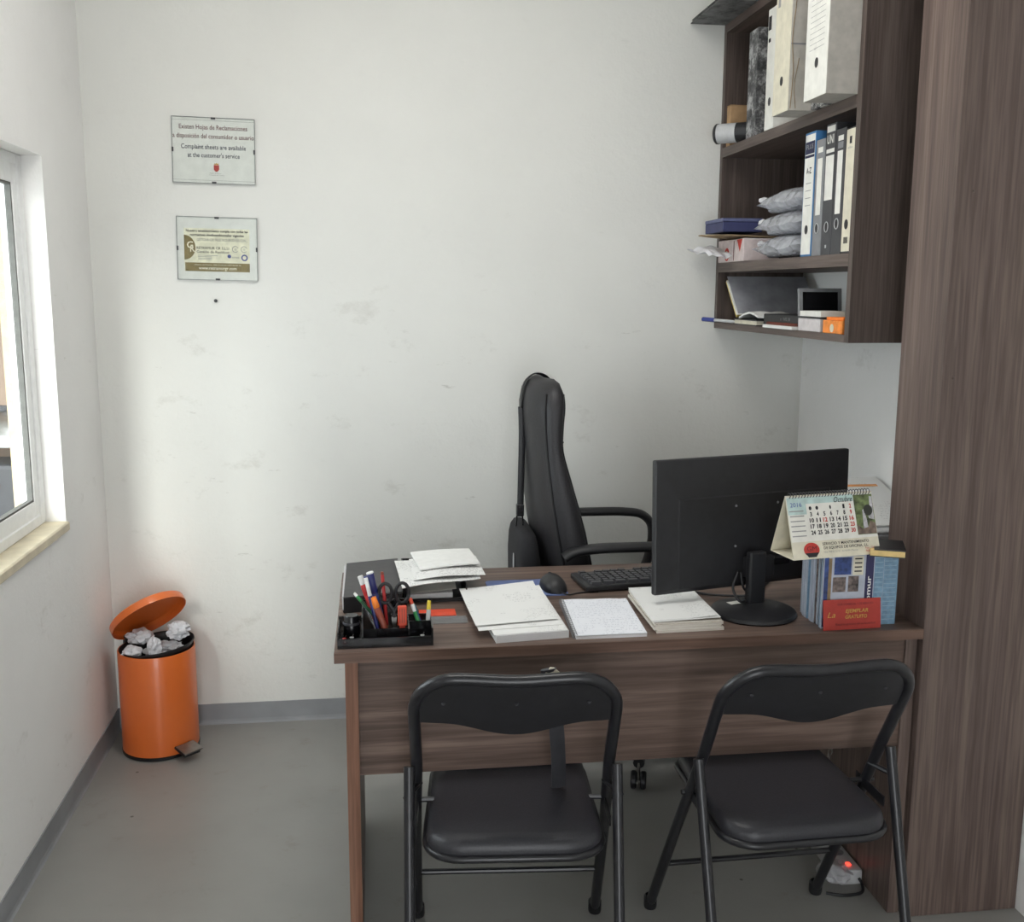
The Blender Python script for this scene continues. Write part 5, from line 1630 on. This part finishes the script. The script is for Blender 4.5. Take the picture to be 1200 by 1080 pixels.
# calendar on top of the magazines
cl = thing('desk_calendar', 'tent desk calendar open at October standing on the magazines', 'calendar', (1.045, 2.235, mag_top), math.radians(9.5))
CW, CH, CD = 0.116, 0.140, 0.050           # half width, height, half depth of the foot
ct = Vector((0, 0.0, CH))
lf = Vector((0, -CD, 0))
lr_ = Vector((0, CD, 0))
for nm, foot in (('front_leaf', lf), ('back_leaf', lr_)):
    bm = bmesh.new()
    nrm = Vector((0, -1, 0)) if nm == 'front_leaf' else Vector((0, 1, 0))
    q = [Vector((-CW, foot.y, 0.001)), Vector((CW, foot.y, 0.001)), Vector((CW, 0, CH)), Vector((-CW, 0, CH))]
    va = [bm.verts.new(p) for p in q]
    vb = [bm.verts.new(p + nrm * -0.0012) for p in q]
    bm.faces.new(va)
    bm.faces.new(vb[::-1])
    for k in range(4):
        bm.faces.new((va[k], vb[k], vb[(k + 1) % 4], va[(k + 1) % 4]))
    obj(nm, bm, CARDC, cl, local=True)
obj('base_leaf', bx(-CW, CW, -CD + 0.001, CD - 0.001, 0.0, 0.001), CARDC, cl, local=True)
cv = Vector((0, CD, CH)).normalized()       # up direction along the front leaf
cn = Vector((1, 0, 0)).cross(cv)
LH = math.hypot(CD, CH)
cp = lambda x_, h_, d=0.0: Vector((x_, -CD, 0.001)) + cv * h_ + cn * d


def cal_patch(nm, x0, x1, h0, h1, m_, d, par):
    bm_ = prism([(x0, h0), (x1, h0), (x1, h1), (x0, h1)], cp(0, 0, d), (1, 0, 0), cv, cn * 0.0003)
    return obj(nm, bm_, m_, par, local=True)


pg = cal_patch('month_page', -CW + 0.001, CW - 0.001, 0.040, LH - 0.004, OFFW, 0.0004, cl)
cal_patch('teal_header', -CW + 0.002, 0.062, LH - 0.046, LH - 0.006, PALETEAL, 0.0009, pg)
cal_patch('month_panel', -0.066, 0.061, 0.047, LH - 0.022, OFFW, 0.0014, pg)
ph = cal_patch('photo', 0.063, CW - 0.002, 0.047, LH - 0.008, PHOTOG, 0.0009, pg)
bm_ = prism([(0.080, 0.060), (0.093, 0.062), (0.091, 0.085), (0.086, 0.106), (0.083, 0.104)], cp(0, 0, 0.0013), (1, 0, 0), cv, cn * 0.0002)
obj('waterfall', bm_, PHOTOW, pg, local=True)
bm_ = prism([(0.064, 0.048), (0.113, 0.048), (0.113, 0.072), (0.100, 0.078), (0.094, 0.064), (0.078, 0.060), (0.064, 0.072)], cp(0, 0, 0.0016), (1, 0, 0), cv, cn * 0.0002)
obj('rocks', bm_, PHOTOB, pg, local=True)
bm_ = prism([(0.098, 0.084), (0.112, 0.080), (0.113, 0.135), (0.106, 0.136), (0.104, 0.11), (0.094, 0.108)], cp(0, 0, 0.0014), (1, 0, 0), cv, cn * 0.0002)
obj('trunk', bm_, PHOTOW, pg, local=True)
bm_ = prism([(p[0], p[1] * 1.1) for p in disc(0.012, 14)], cp(0.098, 0.103, 0.0017), (1, 0, 0), cv, cn * 0.0002)
obj('dark_bush', bm_, plain('dark_bush', (52, 54, 48), 0.7), pg, local=True)
text('lettering', 'Octubre', 0.013, 0.050, cp(0.034, LH - 0.0225, 0.0018), (1, 0, 0), cv, INK, pg, local=True, slant=0.4)
text('lettering', '2016', 0.010, 0.030, cp(-0.092, LH - 0.028, 0.0014), (1, 0, 0), cv, BLUEINK, pg, local=True)
for k in range(6):
    cal_patch('small_print', -0.111, -0.074, 0.052 + k * 0.0115, 0.0545 + k * 0.0115, FADED, 0.0012, pg)
days = [[None, None, None, None, None, 1, 2], [3, 4, 5, 6, 7, 8, 9], [10, 11, 12, 13, 14, 15, 16], [17, 18, 19, 20, 21, 22, 23], [24, 25, 26, 27, 28, 29, 30]]
for r_, wk in enumerate(days):
    for c_, dnum in enumerate(wk):
        xx, hh = -0.056 + c_ * 0.0178, 0.1115 - r_ * 0.0142
        if dnum:
            red = c_ == 6 or dnum == 12
            text('date', str(dnum), 0.0094, 0.0055 if dnum < 10 else 0.0118, cp(xx, hh, 0.0019), (1, 0, 0), cv, REDINK if red else INK, pg, local=True, bold=0.035)
        elif c_ < 4 and c_ != 2:
            bm_ = prism([(p[0] * (0.8 if c_ < 3 else 0.5), p[1]) for p in disc(0.0046, 12)], cp(xx, hh + 0.0045, 0.0019), (1, 0, 0), cv, cn * 0.0002)
            obj('moon_mark', bm_, INK, pg, local=True)
text('lettering', 'SERVICIO Y MANTENIMIENTO', 0.0062, 0.125, cp(0.026, 0.029, 0.0006), (1, 0, 0), cv, INK, cl, local=True, bold=0.01)
text('lettering', 'DE EQUIPOS DE OFICINA, S.L.', 0.0062, 0.120, cp(0.026, 0.0195, 0.0006), (1, 0, 0), cv, INK, cl, local=True, bold=0.01)
text('lettering', 'Tfno. 968 63 21 05  ALHAMA (Murcia)', 0.0042, 0.092, cp(0.010, 0.011, 0.0006), (1, 0, 0), cv, FADED, cl, local=True)
text('lettering', 'Fax / Tel.', 0.0046, 0.026, cp(0.090, 0.0135, 0.0006), (1, 0, 0), cv, REDINK, cl, local=True)
text('lettering', '968 63 20', 0.0046, 0.026, cp(0.090, 0.0065, 0.0006), (1, 0, 0), cv, REDINK, cl, local=True)
bm_ = prism([(p[0] * 1.25, p[1]) for p in disc(0.0165, 24)], cp(-0.066, 0.0205, 0.0004), (1, 0, 0), cv, cn * 0.0003)
lg_ = obj('logo', bm_, REDINK, cl, local=True)
bm_ = prism([(-0.018, 0.0), (0.018, 0.0), (0.010, -0.010), (-0.010, -0.010)], cp(-0.066, 0.0135, 0.0009), (1, 0, 0), cv, cn * 0.0003)
obj('logo_base', bm_, INK, lg_, local=True)
text('lettering', 'GM', 0.011, 0.026, cp(-0.066, 0.0175, 0.0012), (1, 0, 0), cv, MAROON, lg_, local=True)
g = bmesh.new()
for k in range(28):
    xx = -CW + 0.010 + k * (2 * CW - 0.020) / 27
    tube(g, [(xx, 0.0062 * math.cos(a) - 0.001, CH + 0.0005 + 0.0062 * math.sin(a)) for a in [2 * PI * j / 10 for j in range(11)]], 0.0011, seg=4, caps=False)
obj('wire_binding', g, DGREY, cl, local=True)

# small black notebook with yellowed pages on the magazines
t = thing('address_book', 'black address book with yellowed pages on top of the magazines', 'book', (1.19, 2.22, mag_top), math.radians(-24))
obj('back_cover', bx(-0.040, 0.038, -0.055, 0.055, 0.0, 0.002), BLACKP, t, local=True)
obj('pages', bx(-0.039, 0.037, -0.0545, 0.054, 0.002, 0.014), YELLOWPG, t, local=True)
obj('front_cover', bx(-0.030, 0.039, -0.050, 0.055, 0.014, 0.017), BLACKP, t, local=True)

# ================================================================== PRINTER ON SIDE CABINET
t = thing('side_cabinet', 'low walnut side cabinet behind the pillar', 'cabinet', (1.41, 2.75, 0))
obj('carcass', bx(1.292, 1.535, 2.44, 3.10, 0.0, 0.70), WOODB, t)
obj('top_board', bx(1.288, 1.537, 2.435, 3.105, 0.7005, 0.722), WOODBY, t)
obj('door', bx(1.284, 1.2915, 2.45, 3.09, 0.03, 0.69), WOODB, t)
t = thing('printer', 'dark grey printer on the side cabinet behind the monitor', 'printer', (1.41, 2.78, 0.722))
obj('body', bx(1.300, 1.532, 2.60, 2.98, 0.7225, 0.850, bev=0.008, seg=2), DGREY, t)
obj('scanner_lid', bx(1.298, 1.532, 2.595, 2.985, 0.8505, 0.872, bev=0.006, seg=2), MGREY, t)
obj('tray_lip', bx(1.300, 1.50, 2.598, 2.70, 0.8725, 0.882, bev=0.003), LGREY, t)
pt = thing('printed_sheets', 'white printed sheets with orange line lying on the printer', 'papers', (1.42, 2.80, 0.883))
obj('sheet', sheet([(1.312, 2.64, 0.884), (1.525, 2.64, 0.884), (1.525, 2.94, 0.965), (1.312, 2.94, 0.965)], 6, 6, 0.004), PRNT, pt)
obj('orange_line', sheet([(1.40, 2.875, 0.9520), (1.50, 2.875, 0.9520), (1.50, 2.888, 0.9555), (1.40, 2.888, 0.9555)], 2, 2, 0.0006), plain('orange_ink', (232, 160, 96), 0.7), pt)
obj('support', bx(1.320, 1.52, 2.90, 2.945, 0.8725, 0.945), MGREY, t)

# ================================================================== UNDER THE DESK
t = thing('power_strip', 'off-white power strip with red light on the floor under the desk', 'power strip', (1.2, 2.40, 0))
obj('body', bx(1.182, 1.243, 2.33, 2.60, 0.0, 0.042, bev=0.006, seg=2), LGREY, t)
obj('switch', bx(1.207, 1.220, 2.350, 2.363, 0.0422, 0.048, bev=0.002), LED, t)
for yy_ in (2.42, 2.47, 2.52, 2.57):
    obj('socket', lt([(0, 0), (0.017, 0), (0.017, 0.0015), (0.014, 0.0015), (0.0, 0.0005)], c=(1.213, yy_, 0.042), seg=16), MGREY, t)
t = thing('power_plug', 'black plug standing in the power strip', 'plug', (1.213, 2.47, 0.0435))
obj('head', lt([(0, 0), (0.018, 0), (0.018, 0.03), (0.010, 0.045), (0, 0.046)], c=(1.213, 2.47, 0.0440), seg=16), BLACKP, t, smooth=40)
obj('cord', tb(smooth_path([(1.213, 2.47, 0.088), (1.21, 2.47, 0.13), (1.19, 2.50, 0.18), (1.16, 2.55, 0.30), (1.14, 2.58, 0.50), (1.13, 2.60, 0.70)], 6), 0.0035, seg=8), BLACKP, t, smooth=60)
tag(obj('floor_bag', crumple((1.175, 2.355, 0.030), 0.050, (1.0, 1.1, 0.55), 31, 3, 0.6), POLY2, smooth=18), 'crumpled clear plastic bag on floor by the power strip', 'plastic bag')
tag(obj('floor_cable', tb(smooth_path([(1.13, 2.30, 0.004), (1.17, 2.285, 0.004), (1.22, 2.29, 0.004), (1.235, 2.315, 0.010), (1.232, 2.329, 0.02)], 6), 0.004, seg=8), BLACKP, smooth=60), 'black cable curling on floor in front of the power strip', 'cable')
g = bmesh.new()
for k in range(9):
    c = Vector((1.105 - 0.003 * k, 2.260, 0.435 - 0.012 * k))
    ax = Vector((1, 0, 0)) if k % 2 else Vector((0, 1, 0))
    sd = Vector((0, 1, 0)) if k % 2 else Vector((1, 0, 0))
    tube(g, [c + sd * 0.0045 * math.cos(a) + Vector((0, 0, 1)) * 0.0085 * math.sin(a) for a in [2 * PI * j / 12 for j in range(13)]], 0.0011, seg=5, caps=False)
tag(obj('key_chain', g, STEEL), 'thin steel chain hanging beneath the desk modesty panel', 'chain')
